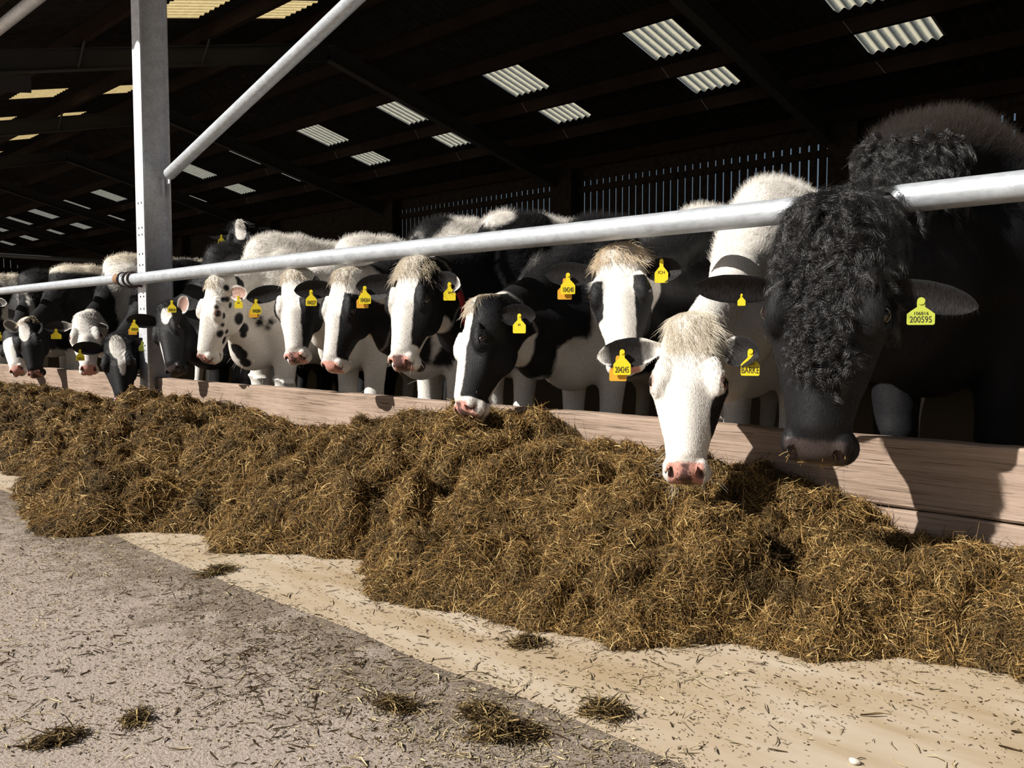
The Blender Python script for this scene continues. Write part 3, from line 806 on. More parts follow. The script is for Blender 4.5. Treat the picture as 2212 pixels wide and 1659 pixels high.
    for e, b0, tip, nmv in tags:
        ax = b0*.45+tip*.55
        if 'tpx' in e:
            d = ray(*e['tpx']); sc = ((ax-CAM)@nrm(d))/np.linalg.norm(d); pos = CAM+d*sc-nrm(d)*e.get('off', .022)*B.k
        else: pos = ax+nmv*.02
        face = nrm(nmv*.5+(CAM-pos)/np.linalg.norm(CAM-pos)*.8+np.array(e.get('tn', (0, 0, 0))))
        face[2] *= .5
        tag_obj(o, pos, face, e.get('tsz', (.056, .078)), e['tag'], e.get('sub'), M[e.get('tm', 'tag')], e.get('back', False))
    # ---------------- hair
    q = B.local(V); t, s, nn = q[:, 0], q[:, 1]/B.ws, q[:, 2]
    ishead = (np.linalg.norm(np.stack([t, s, nn], 1)-np.array([.2, 0, -.1]), axis=1) < .33)
    dist = np.linalg.norm(V-CAM, axis=1)
    visible = np.einsum('ij,ij->i', Nn, CAM-V) > -.35*dist
    top = (Nn[:, 2] > .1) & (V[:, 2] > B.W[2]-.32*B.z) & ~ishead
    bare = C[:, 3] > .3
    dens = np.where(ishead, 1.0, np.where(top, 1.6, .35))*visible*~bare/np.clip(dist, 1.5, 20)**1.6
    dens *= (V[:, 2] > .25)
    ncoat = int(nhair*2.4)
    fi, bw = sample(V, Q, dens*1e9, ncoat)
    R0, RN, RC, Rt, Rh, Rtop, rs, rn = (interp(x, Q, fi, bw) for x in (V, Nn, C[:, :3], t[:, None], ishead[:, None].astype(float), top[:, None].astype(float), s[:, None], nn[:, None]))
    k = len(R0); Rt, Rh, Rtop, rs, rn = (x[:, 0] for x in (Rt, Rh, Rtop, rs, rn))
    flow = np.where(Rh[:, None] > .5, B.F*(1.0)+rng.normal(0, .18, (k, 3)), (B.b*.6-Z3*.6)+rng.normal(0, .35, (k, 3)))
    flow[Rtop > .5] = (B.b*.5+Z3*.75)+rng.normal(0, .45, ((Rtop > .5).sum(), 3))
    flow = flow-RN*np.einsum('ij,ij->i', flow, RN)[:, None]*(Rtop < .5)[:, None]
    flow /= np.linalg.norm(flow, axis=1)[:, None]+1e-6
    ln = np.where(Rh > .5, np.where(Rt > .22, .007, .012), np.where(Rtop > .5, .023, .015))*rng.uniform(.6, 1.3, k)*B.k
    lift = np.where(Rh > .5, .15, np.where(Rtop > .5, .45, .16))[:, None]
    P = np.stack([R0-RN*.001, R0+ln[:, None]*(.5*flow+lift*.6*RN), R0+ln[:, None]*(flow+lift*RN*.8)], 1)
    wdt = np.clip(dist.min()*.000085, .00018, .0009)
    hc = RC*rng.uniform(.86, 1.08, (k, 1))
    if k: curves_np('coat_hair', P, np.tile(np.array([1, .8, .25])*wdt, (k, 1)), np.clip(hc, .004, 1), M['hair'], o)
    o_ears = earinfo[0][0] if earinfo else len(V)
    EARS0[key] = o_ears
    COWS[key] = (o, B, V, Q, Nn, C)
    return o

def tuft(key, n, length, tmax=.09, smax_=.085, colour=None, spread=.5, width=None, fall=.9, nmin=-.10):
    """longer locks on the poll, falling over the forehead"""
    o, B, V, Q, Nn, C = COWS[key]
    q = B.local(V); t, s, nn = q[:, 0], q[:, 1]/B.ws, q[:, 2]
    dens = ((t > -.06) & (t < tmax) & (np.abs(s) < smax_) & (nn > nmin)).astype(float)
    fi, bw = sample(V, Q, dens*1e9, n)
    R0, RN, RC, qq = (interp(x, Q, fi, bw) for x in (V, Nn, C[:, :3], np.stack([t, s, nn], 1)))
    k = len(R0)
    cl = np.floor(qq*np.array([55, 55, 0])).astype(int); h = (_hash(cl[:, 0], cl[:, 1], cl[:, 2], 5)-.5); h2 = (_hash(cl[:, 0], cl[:, 1], cl[:, 2], 8)-.5)
    ln = length*B.k*(rng.uniform(.25, 1.2, k)*(.75+.6*h))[:, None]
    side = np.sign(qq[:, 1:2])*np.minimum(np.abs(qq[:, 1:2])*6, .6)+h[:, None]*spread
    d0 = RN*.7+B.D*.2+B.F*.1; d1 = B.F*fall+B.D*.15+B.S*side+RN*.15; d1 = d1+rng.normal(0, .20, (k, 3))+h2[:, None]*(B.D*.5+B.S*.5)
    P = np.stack([R0, R0+ln*(.22*d0+.12*d1), R0+ln*(.30*d0+.42*d1), R0+ln*(.26*d0+.75*d1), R0+ln*(.15*d0+1.0*d1)], 1)
    w = width or max(.0003, np.linalg.norm(B.P-CAM)*.00012)
    c = (RC if colour is None else RC*.35+np.array(colour)*.65)*rng.uniform(.75, 1.12, (k, 1))
    curves_np('poll_tuft', P, np.tile(np.array([1, 1, .9, .7, .2])*w, (k, 1)), np.clip(c, .004, 1), M['hair'], o)
def whiskers(key, n=90):
    o, B, V, Q, Nn, C = COWS[key]
    q = B.local(V); t, s, nn = q[:, 0], q[:, 1], q[:, 2]
    dens = ((t > .40) & (nn < -.07)).astype(float)*(C[:, 3] < .5)
    fi, bw = sample(V, Q, dens*1e9, n); R0, RN = (interp(x, Q, fi, bw) for x in (V, Nn)); k = len(R0)
    d = RN+B.F*.5+rng.normal(0, .25, (k, 3)); ln = rng.uniform(.02, .05, (k, 1))*B.k
    P = np.stack([R0, R0+ln*d*.5, R0+ln*d-Z3*.006], 1)
    w = max(.00025, np.linalg.norm(B.P-CAM)*.00009)
    curves_np('whiskers', P, np.tile(np.array([1, .8, .3])*w, (k, 1)), np.tile(np.array([[.75, .70, .6]]), (k, 1)) if not B.bull else np.tile(BLACK, (k, 1)), M['hair'], o)
# ------------------------------------------------------------------ the herd
make_cow('A', Beast((13, 716), (26, 797), 2.58, psi=28, yaw=4, W=(65, 585), wz=1.50), dict(seed=1, head='b', neck='b', body='w', patch=1, pth=.05, muzzle='p',
    blobs=[('x', 'w', (-.055, .045, .10, .60)), ('h', 'w', (.48, 0, -.07), (.12, .2, .2))]),
    'black cow with broad white blaze and pink muzzle at the left edge', {'L': dict(px=(-28, 716), c='b', tag='104219', tpx=(0, 718)), 'R': dict(c='b')}, hf=.008, nhair=4000)
make_cow('B', Beast((50, 694), (68, 812), 2.5, psi=30, yaw=6, W=(135, 575), wz=1.50), dict(seed=2, head='b', neck='b', body='b', crest=1, muzzle='pd', legs='w',
    blobs=[('h', 'w', (.09, -.01, .0), (.09, .055, .06)), ('h', 'w', (-.02, -.03, -.03), (.05, .07, .05)), ('h', 'p', (.49, -.01, -.03), (.03, .03, .025))]),
    'black cow with a white forehead patch and dark muzzle, second from the left edge', {'L': dict(px=(8, 694), c='w', basec='w', len=.14), 'R': dict(px=(92, 712), c='b')}, hf=.008, nhair=4500)
make_cow('C', Beast((180, 678), (190, 797), 2.62, psi=4, yaw=2, W=(255, 552), wz=1.52), dict(seed=3, head='w', neck='b', body='w', crest=1, muzzle='p', legs='w', eyerim='s'),
    'cow with all white forehead and pink muzzle, behind the ear of the eating cow', {'L': dict(px=(95, 708), c='b', basec='w', tag='', tpx=(121, 712), tsz=(.075, .075)), 'R': dict(px=(234, 706), c='w', ic='b', len=.12, w=.07, nd=-.2)}, hf=.008, nhair=6000)
make_cow('D', Beast((246, 727), (264, 868), 2.52, psi=12, yaw=2, W=(336, 561), wz=1.42, bw=.84), dict(seed=4, head='b', neck='b', body='b', muzzle='p', legs='b',
    blobs=[('h', 'w', (.08, .015, .0), (.09, .055, .08)), ('h', 'w', (.19, .03, .0), (.11, .024, .06)), ('h', 'w', (.50, .01, -.06), (.055, .1, .14))]),
    'black cow with a white blaze, head down eating silage left of the steel post', {'L': dict(px=(143, 750), c='b', tag='104211', tpx=(173, 756)), 'R': dict(px=(320, 742), c='b', len=.13, tag='', sub='IA', tm='tag2', tpx=(307, 738), tsz=(.05, .07))}, hf=.007, nhair=7000)
make_cow('E', Beast((346, 662), (363, 803), 2.60, psi=40, yaw=-4, W=(480, 527), wz=1.46), dict(seed=5, head='b', neck='b', body='b', muzzle='b', legs='b',
    blobs=[('h', 'w', (.09, .035, .0), (.065, .038, .05)), ('h', 'w', (.33, -.045, -.03), (.10, .018, .035))]),
    'black faced cow with a small white forehead mark, peering round the steel post', {'L': dict(px=(256, 690), c='b', tag='104216', tpx=(290, 692), back=True), 'R': dict(px=(404, 642), c='w', ic='p', len=.16, tag='104218', tpx=(371, 650))}, hf=.007, nhair=7000)
make_cow('F', Beast((455, 605), (422, 780), 2.60, psi=60, yaw=-2, W=(572, 511), wz=1.48), dict(seed=6, head='w', neck='w', body='w', muzzle='pd', legs='w', eyerim='s',
    blobs=[('h', 'b', (.345, .075, -.13), (.028, .05, .016)), ('h', 'b', (.29, .085, -.12), (.016, .04, .010)), ('h', 'b', (.13, .09, -.10), (.020, .05, .012)), ('h', 'b', (.07, .08, -.13), (.02, .05, .012)), ('h', 'b', (.2, .124, -.062), (.022, .03, .010)),
           ('p', 'b', (494, 617), 0.020), ('p', 'b', (526, 611), 0.034), ('p', 'b', (562, 626), 0.022), ('p', 'b', (484, 640), 0.016), ('p', 'b', (497, 645), 0.018), ('p', 'b', (474, 660), 0.016), ('p', 'b', (487, 706), 0.014), ('p', 'b', (482, 725), 0.026), ('p', 'b', (523, 691), 0.040), ('p', 'b', (533, 710), 0.036), ('p', 'b', (532, 726), 0.024), ('p', 'b', (552, 690), 0.018), ('p', 'b', (562, 704), 0.026), ('p', 'b', (568, 691), 0.014), ('p', 'b', (574, 712), 0.018), ('p', 'b', (588, 700), 0.022), ('p', 'b', (505, 758), 0.045), ('p', 'b', (518, 772), 0.045), ('p', 'b', (530, 790), 0.040), ('p', 'b', (520, 600), 0.020)]),
    'white cow with small black spots on cheek and neck, right of the steel post', {'L': dict(c='w', ic='p', n=-1.4, t=-.2, len=.14), 'R': dict(px=(534, 634), c='w', ic='p', len=.13, basec='w', tag='', sub='IA', tpx=(515, 640), tsz=(.05, .075))}, hf=.006, nhair=12000)
make_cow('G', Beast((628, 590), (625, 777), 2.62, psi=32, yaw=0, W=(765, 512), wz=1.46), dict(seed=7, head='w', neck='w', body='w', muzzle='pp', legs='w',
    blobs=[('x', 'b', (.055, .3, .15, .42)), ('x', 'b', (-.3, -.088, .13, .26))]),
    'white faced cow with a black right cheek and left ear tag 104284', {'L': dict(px=(520, 648), c='b', tag='104284', tpx=(553, 648), back=True), 'R': dict(px=(690, 615), c='b')}, hf=.006, nhair=10000)
make_cow('H', Beast((735, 590), (698, 797), 2.58, psi=44, yaw=0, W=(940, 473), wz=1.46, bw=.86), dict(seed=8, head='w', neck='b', body='w', muzzle='p', legs='w', patch=1, pth=.25,
    blobs=[('x', 'b', (.045, .3, .10, .43)), ('x', 'b', (-.3, -.078, .05, .32))]),
    'cow with a wide white blaze, large black cheek patch and ear tag 104227', {'L': dict(px=(627, 628), c='b', tag='104227', tpx=(672, 628)), 'R': dict(c='b')}, hf=.0055, nhair=12000)
make_cow('I', Beast((885, 565), (848, 785), 2.56, psi=35, yaw=3, W=(1085, 459), wz=1.47, bw=.86), dict(seed=9, head='w', neck='b', body='w', muzzle='pd', legs='w', patch=1, pth=.32,
    blobs=[('x', 'b', (.055, .3, -.10, .40)), ('x', 'b', (-.3, -.082, .06, .32))]),
    'white faced black cheeked cow wearing a red collar, forelock touching the rail', {'L': dict(px=(747, 622), c='b', tag='104264', tpx=(788, 620), back=True), 'R': dict(px=(994, 618), c='b', tipc='w', len=.15, tag='', sub='IA', tpx=(971, 612))}, hf=.0055, nhair=14000)
make_cow('J', Beast((1020, 654), (975, 888), 2.58, psi=60, yaw=3, W=(1268, 468), wz=1.40, bw=.86), dict(seed=10, head='w', neck='b', body='b', muzzle='pp', legs='w', patch=1, pth=.2,
    blobs=[('x', 'b', (.032, .3, -.14, .43)), ('x', 'b', (-.3, -.092, .18, .30)), ('p', 'w', (1240, 790), .13), ('p', 'w', (1215, 840), .09)]),
    'black necked cow with a white blaze, muzzle down in the silage mid heap', {'L': dict(c='b'), 'R': dict(px=(1157, 682), c='b', len=.16, tag='', sub='IA', tpx=(1122, 680))}, hf=.005, nhair=15000)
make_cow('K', Beast((1333, 535), (1342, 776), 2.69, psi=8, yaw=0, W=(1505, 447), wz=1.45, bw=.86), dict(seed=11, head='w', neck='b', body='b', muzzle='p', legs='w', patch=1, pth=.3,
    blobs=[('x', 'b', (.055, .3, .14, .42)), ('x', 'b', (-.3, -.06, .15, .30))]),
    'white faced cow with two black eye patches, muzzle hidden behind another ear', {'L': dict(px=(1178, 592), c='b', tag='104240', tpx=(1227, 592), back=True), 'R': dict(px=(1472, 588), c='b', tag='', sub='ICH', tpx=(1429, 562), tsz=(.05, .085))}, hf=.0055, nhair=13000)
make_cow('L', Beast((1490, 694), (1475, 1026), 2.36, psi=6, yaw=-3, W=(1650, 389), wz=1.45, bw=.86), dict(seed=12, head='w', neck='w', body='w', muzzle='pp', legs='w', eyerim='s',
    blobs=[('h', 'b', (.275, .098, -.085), (.105, .045, .065)), ('h', 'b', (.2, .125, -.05), (.03, .03, .03))]),
    'all white headed cow reaching over the board beside the bull, tag 204245', {'L': dict(px=(1290, 772), c='b', basec='w', tipc='w', tag='204245', tpx=(1344, 758), back=True), 'R': dict(px=(1640, 768), c='b', basec='w', len=.15, tag='BARKE', sub='ICH', tpx=(1621, 757))}, hf=.0042, nhair=26000)
make_cow('N', Beast((1792, 468), (1750, 1000), 2.28, L=.645, psi=9, ws=1.06, yaw=5, bull=True, W=(2050, 275), wz=1.56), dict(seed=13, head='b', neck='b', body='b', muzzle='b', legs='b'),
    'huge black bull with a curly coated head, pushing under the rail at right', {'L': dict(px=(1490, 620), bt=.135, nz=-.5, c='b', len=.155, w=.068, cup=.35, tag='', tpx=(1602, 636), tsz=(.022, .032)), 'R': dict(px=(2114, 664), bt=.125, c='b', len=.165, w=.066, cup=.35, tag='200595', sub='106816', tm='tag2', off=.06, tpx=(1990, 648), tsz=(.066, .064))}, hf=.0045, nhair=30000, name='bull', cat='bull')
make_cow('P', Beast((515, 478), (522, 575), 3.75, psi=4, yaw=10, wz=1.48, wback=.8), dict(seed=14, head='b', neck='b', body='b', muzzle='b', legs='b',
    blobs=[('h', 'w', (.10, .01, .0), (.13, .045, .06))]),
    'black cow with a white blaze looking over the backs from the row behind', {'L': dict(px=(450, 508), c='b', tag='1042', tpx=(478, 508)), 'R': dict(px=(600, 505), c='b', tipc='w')}, hf=.009, nhair=4000)
make_cow('O', Beast((-45, 640), (-30, 742), 2.75, psi=20, yaw=0, W=(-22, 594), wz=1.5), dict(seed=15, head='b', neck='b', body='w', patch=1, pth=.1, crest=1, muzzle='b', legs='w'),
    'cow cut off by the left edge, only its pale ear and back in view', {'L': dict(c='b'), 'R': dict(px=(15, 655), c='w', ic='b')}, hf=.011, nhair=2500)
def bull_curls(key, nclump, per):
    o, B, V, Q, Nn, C = COWS[key]
    q = B.local(V); t, s, n = q[:, 0], q[:, 1]/B.ws, q[:, 2]
    nz = fbm(V*12, 5, 2)*.04
    front = (t < .32+nz*1.5-np.maximum(0, np.abs(s)-.02)*1.6) & (t > -.22) & (n > -.15)
    side = (np.abs(s) > .06) & (n < -.05) & (t < .30) & (t > -.2) & (n > -.26) & (nz > .004) & (t < .12)
    er = np.linalg.norm(np.stack([t, np.abs(s), n], 1)-(EYES['bull']+EYE_D*.012), axis=1)
    crest = (Nn[:, 2] > -.2) & (V[:, 2] > B.W[2]-.33) & (t < -.05) & ((V-B.W)@B.b < -.30) & (V[:, 2] < B.W[2]-.10)
    dens = (1.0*front+(.22*(side & ~front))+.30*(crest & ~front))*(er > .085)*(np.arange(len(V)) < EARS0[key])
    vis = np.einsum('ij,ij->i', Nn, CAM-V) > -.4*np.linalg.norm(V-CAM, axis=1)
    dens = dens*vis*((V[:, 1]-B.W[1]) < .5)
    fi, bw = sample(V, Q, dens*1e9, nclump)
    R0, RN, qq = interp(V, Q, fi, bw), interp(Nn, Q, fi, bw), interp(np.stack([t, s, n], 1), Q, fi, bw)
    k = len(R0); hd = qq[:, 0] > -.08
    down = np.where(hd[:, None], B.F+B.S*np.sign(qq[:, 1:2])*.35, B.F*.5-Z3*.6)+rng.normal(0, .55, (k, 3))
    down -= RN*np.einsum('ij,ij->i', down, RN)[:, None]*.9; down /= np.linalg.norm(down, axis=1)[:, None]
    side_ = np.cross(down, RN); side_ /= np.linalg.norm(side_, axis=1)[:, None]+1e-6
    ln = rng.uniform(.035, .095, k)*np.where(qq[:, 0] > .2, .6, 1); rad = rng.uniform(.006, .018, k); tr = rng.uniform(.45, 1.25, k)*np.where(rng.random(k) < .5, -1, 1); ph = rng.uniform(0, 6.28, k)
    K = 10; u = np.linspace(0, 1, K)
    Ps = []
    for j in range(per):
        jr = rng.normal(0, .0042, (k, 3)); jp = rng.normal(0, .30, k); jl = rng.uniform(.65, 1.2, k); jrad = rng.uniform(.6, 1.3, k)
        a = ph[:, None]+jp[:, None]+u[None]*tr[:, None]*6.28
        rr = (rad*jrad)[:, None]*np.minimum(1, u*3)[None]
        P = R0[:, None]+jr[:, None]+down[:, None]*(ln*jl)[:, None, None]*u[None, :, None]+RN[:, None]*(.012*np.sin(np.minimum(u*1.6, 1)*1.57)[None, :, None]+(rr*np.cos(a))[..., None])+side_[:, None]*(rr*np.sin(a))[..., None]
        P[:, 0] = R0+jr-RN*.002
        Ps.append(P)
    P = np.concatenate(Ps); n_ = len(P)
    c = np.tile(np.array([[.011, .0105, .0115]]), (n_, 1))*rng.uniform(.6, 1.6, (n_, 1))
    curves_np('curly_coat', P, np.tile((np.array([1, 1, 1, 1, .95, .9, .85, .7, .5, .2])*.00026)[None], (n_, 1)), c, M['bullhair'], o)
for k_, n_, l_, kw in (('L', 2200, .058, dict(tmax=.10, smax_=.07, colour=(.84, .74, .56), spread=.9, width=.00026)), ('K', 1500, .062, dict(tmax=.07, colour=(.68, .50, .28), spread=.8)), ('I', 1300, .060, dict(tmax=.075, colour=(.68, .58, .42), spread=.8)), ('J', 700, .045, dict(tmax=.05, smax_=.06, colour=(.62, .50, .34), spread=.8)),
        ('H', 700, .045, dict(tmax=.04, smax_=.06, colour=(.55, .45, .30), spread=.9)), ('G', 700, .042, dict(tmax=.04, smax_=.065, colour=(.66, .55, .38), spread=.9)), ('F', 600, .030, dict(tmax=.05, smax_=.06, colour=(.70, .62, .46))), ('D', 400, .035, dict(tmax=.02)), ('C', 300, .020, dict(tmax=.03)), ('E', 350, .03, dict(tmax=.03)), ('B', 300, .03, dict(tmax=.02, colour=(.55, .42, .26))), ('P', 500, .06, dict(tmax=.06))):
    tuft(k_, n_, l_, **kw)
for k_, n_ in (('L', 110), ('J', 90), ('I', 90), ('H', 70), ('G', 60), ('F', 60), ('N', 120)): whiskers(k_, n_)
bull_curls('N', 2100, 40)
# red collar with its dark pendant
o, B, V, Q, Nn, C = COWS['I']
m = MB(); ring = []
a0, a1 = B.h2w(.10, 0, -.17), B.W+np.array([0, 0, -.40]); c = a0+nrm(a1-a0)*.14; ax = nrm(B.b+Z3*.62)
u_ = nrm(np.cross(ax, Z3)); v_ = np.cross(u_, ax); prof = []
NA = 40
for j in range(NA):
    a = j/NA*2*math.pi; d = math.cos(a)*u_+math.sin(a)*v_; rr = np.linspace(.05, .40, 120)
    f = B.sdf(c+rr[:, None]*d); k = int(np.argmax(f > .004)); ring.append((c+d*(rr[k]+.002-(.022 if d[2] > .12 else 0)), d))
VV = []
for p_, d in ring: VV += [p_-ax*.018, p_+ax*.018, p_+ax*.018+d*.004, p_-ax*.018+d*.004]
FF = [(j*4+a, ((j+1) % NA)*4+a, ((j+1) % NA)*4+(a+1) % 4, j*4+(a+1) % 4) for j in range(NA) for a in range(4)]
m.add(VV, FF, True); col = m.build('collar', M['collar'], o)
pc = onY(907, 788, float(c[1])-.16); m = MB()
m.tube([pc+Z3*.035, pc+Z3*.012, pc-Z3*.012, pc-Z3*.03, pc-Z3*.036], [.008, .020, .028, .018, .004], 14); m.build('collar_weight', M['pendant'], col)

# bits of straw stuck to the bull's wet nose
o, B, V, Q, Nn, C = COWS['N']
fi, bw = sample(V, Q, ((C[:, 3] > .4) & (B.local(V)[:, 2] < -.05)).astype(float)*1e9, 16)
R0, RN = interp(V, Q, fi, bw), interp(Nn, Q, fi, bw); k = len(R0)
d_ = rng.normal(0, 1, (k, 3)); d_ -= RN*np.einsum('ij,ij->i', d_, RN)[:, None]; d_ /= np.linalg.norm(d_, axis=1)[:, None]; l_ = rng.uniform(.012, .035, (k, 1))
curves_np('straw_bits', np.stack([R0+RN*.001, R0+RN*.003+d_*l_*.5, R0+RN*.004+d_*l_-Z3*.004], 1), np.full((k, 3), .0008), np.tile(np.array([[.42, .29, .10]]), (k, 1)), M['strand'], o)
# ------------------------------------------------------------------ silage
FR = np.array([(-16, 1.75), (-12, 1.72), (-9, 1.7), (-6.22, 1.67), (-5.17, 1.52), (-4.6, 1.30), (-4.2, 1.24), (-3.75, 1.26), (-3.62, 1.5), (-3.4, 1.70), (-3.03, 1.63), (-2.82, 1.74), (-2.58, 1.93), (-2.36, 1.70), (-2.15, 1.66), (-1.94, 1.68), (-1.76, 1.72), (-1.48, 1.85), (-1.34, 1.89), (-1.2, 2.03), (-1.06, 2.10), (-.96, 2.08), (-.85, 2.20), (-.6, 2.34), (-.3, 2.35), (.5, 2.2), (2.5, 2.1)])
BK = np.array([(-16, .33), (-9.75, .32), (-8.4, .33), (-6.84, .28), (-6.18, .35), (-5.15, .38), (-4.69, .31), (-4.24, .28), (-4.01, .29), (-3.59, .39), (-3.05, .46), (-2.66, .50), (-2.47, .47), (-2.24, .40), (-1.88, .38), (-1.59, .37), (-1.41, .33), (-1.3, .30), (-1.17, .26), (-1.03, .22), (-.94, .18), (-.77, .22), (-.64, .25), (0, .25), (2.5, .27)])
def sil_front(X):
    P = np.stack([X, 0*X, 0*X], 1)
    return np.interp(X, FR[:, 0], FR[:, 1])-.03+.055*vnoise(P*4.2, 21)+.035*vnoise(P*11, 22)+.015*vnoise(P*31, 23)
def worley(X, Y, cell, seed):
    """nearest jittered feature point: distance in cells and a random value of that point"""
    gx, gy = np.floor(X/cell), np.floor(Y/cell); best = np.full(len(X), 9.); val = np.zeros(len(X))
    for i in (-1, 0, 1):
        for j in (-1, 0, 1):
            cx, cy = gx+i, gy+j; z = 0*cx
            px = (cx+.1+.8*_hash(cx, cy, z, seed))*cell; py = (cy+.1+.8*_hash(cx, cy, z, seed+1))*cell
            d = np.hypot(X-px, Y-py)/cell; m = d < best; best = np.where(m, d, best); val = np.where(m, _hash(cx, cy, z, seed+2), val)
    return best, val
def sil_h(X, Y):
    f = sil_front(X); v = np.clip((Y-f)/(PF-.005-f), 0, 1)
    hb = np.interp(X, BK[:, 0], BK[:, 1])
    g = 1-(1-v)**2.1
    P = np.stack([X, Y, 0*X], 1)
    wx = X+.10*vnoise(P*4+3, 31)+.045*vnoise(P*14, 33); wy = Y+.10*vnoise(P*4+9, 32)+.045*vnoise(P*14+5, 34)
    d1, v1 = worley(wx, wy*1.25, .30, 11); d2, v2 = worley(wx, wy*1.1, .125, 17)
    dome = (1-np.clip(d1/.85, 0, 1)**2)*(.35+.65*v1); dm2 = (1-np.clip(d2/.8, 0, 1)**2)*(.2+.8*v2)
    edge = np.clip(v*6, 0, 1)*np.clip((1-v)*4+.30, 0, 1)
    return hb*g*(.93)+edge*(.185*(dome-.42)+.105*(dm2-.38)), v
xs = [];
x = -15.5
while x < 2.2:
    xs.append(x); x += float(np.clip(.010+.0042*abs(x+1.2), .011, .05))
xs = np.array(xs); nv = 120; vs = np.linspace(0, 1, nv)
XX = np.repeat(xs, nv); VV = np.tile(vs, len(xs)); YY = sil_front(XX)+VV*(PF-.004-sil_front(XX))
ZZ, _ = sil_h(XX, YY)
ZZ = np.maximum(ZZ, -.004)
V = np.stack([XX, YY, ZZ], 1)
n3 = fbm(V*7, 51, 3); n4 = fbm(V*19, 52, 2)
lift = np.clip(VV*6, 0, 1)*np.clip((1-VV)*6, 0, 1)
V[:, 1] -= lift*(.045*n3+.02*n4); V[:, 0] += lift*(.03*fbm(V*8+9, 53, 2)); V[:, 2] += lift*(.024*n4+.020*fbm(V*34, 55, 2)); V[:, 1] -= lift*.018*fbm(V*30, 56, 2)
V[:, 1] = np.minimum(V[:, 1], PF-.003)
i = np.arange(len(xs)-1)[:, None]*nv+np.arange(nv-1)[None, :]; i = i.ravel()
Q = np.stack([i, i+nv, i+nv+1, i+1], 1)
sil = mesh_np('silage_heap', V, Q, M['silage'], loc=(-3, 2.2, 0), smooth=True)
setp(sil, 'long golden brown heap of silage lying along the foot of the boards', 'silage', kind='stuff')
fn = np.cross(V[Q[:, 1]]-V[Q[:, 0]], V[Q[:, 3]]-V[Q[:, 0]]); Nn = np.zeros_like(V)
for c in range(4): np.add.at(Nn, Q[:, c], fn)
Nn /= np.maximum(np.linalg.norm(Nn, axis=1), 1e-12)[:, None]
def strand_colours(k):
    c = np.array([(.080, .046, .014), (.165, .094, .028), (.25, .145, .045), (.38, .245, .085), (.52, .37, .16), (.040, .025, .010)])
    return c[rng.choice(6, k, p=[.25, .25, .20, .13, .05, .12])]*rng.uniform(.9, 1.55, (k, 1))
def strands(V, Q, Nn, n, lmin, lmax, lift, wid, dpow=1.7):
    dist = np.linalg.norm(V-CAM, axis=1)
    fi, bw = sample(V, Q, 1e9/dist**dpow, n)
    R0, RN = interp(V, Q, fi, bw), interp(Nn, Q, fi, bw); k = len(R0)
    dd = np.linalg.norm(R0-CAM, axis=1)
    t = rng.normal(0, 1, (k, 3)); t -= RN*np.einsum('ij,ij->i', t, RN)[:, None]; t /= np.linalg.norm(t, axis=1)[:, None]
    # a common lie within each clump
    lie = np.stack([fbm(R0*9, 61, 2), fbm(R0*9, 62, 2), fbm(R0*9, 63, 2)], 1)*.9
    t = t+lie-RN*np.einsum('ij,ij->i', lie, RN)[:, None]; t /= np.linalg.norm(t, axis=1)[:, None]+1e-6
    ln = (lmin+(lmax-lmin)*rng.random(k)**2.2)*np.clip(dd/2.6, 1, 1.5)
    up = (rng.normal(.10, .22, k)+(rng.random(k) < .06)*.6)*lift
    bend = rng.normal(0, .25, (k, 3))
    a = R0-t*ln[:, None]*.5+RN*(rng.uniform(-.3, .6, k)*lift)[:, None]*.02
    P = np.stack([a+RN*.001, a+t*(ln*.5)[:, None]+RN*(.004+np.abs(up)*ln*.35)[:, None]+bend*(ln*.22)[:, None], a+t*ln[:, None]+RN*(.002+up*ln)[:, None]], 1)
    P[:, :, 1] = np.minimum(P[:, :, 1], PF-.002); P[:, :, 2] = np.maximum(P[:, :, 2], .001)
    w = wid*rng.uniform(.5, 1.5, k)*np.clip(dd/2.6, .9, 2.6)
    return P, w[:, None]*np.array([[.8, 1, .5]]), strand_colours(k)
P, R, C = strands(V, Q, Nn, 300000, .010, .070, .75, .00062)
P2, R2, C2 = strands(V, Q, Nn, 26000, .010, .042, 1.1, .00115)
C2 = np.where(rng.random((len(C2), 1)) < .55, np.array([[.50, .36, .16]])*rng.uniform(.6, 1.3, (len(C2), 1)), C2*.6)
P = np.concatenate([P, P2]); R = np.concatenate([R, R2]); C = np.concatenate([C, C2])
# small clods show darker, wetter silage
wet = np.clip(fbm(P[:, 1]*6.5, 91, 3)*2.2-.15, 0, 1)[:, None]
C = C*(1-.70*wet)
curves_np('loose_strands', P, R, C, M['strand'], sil)

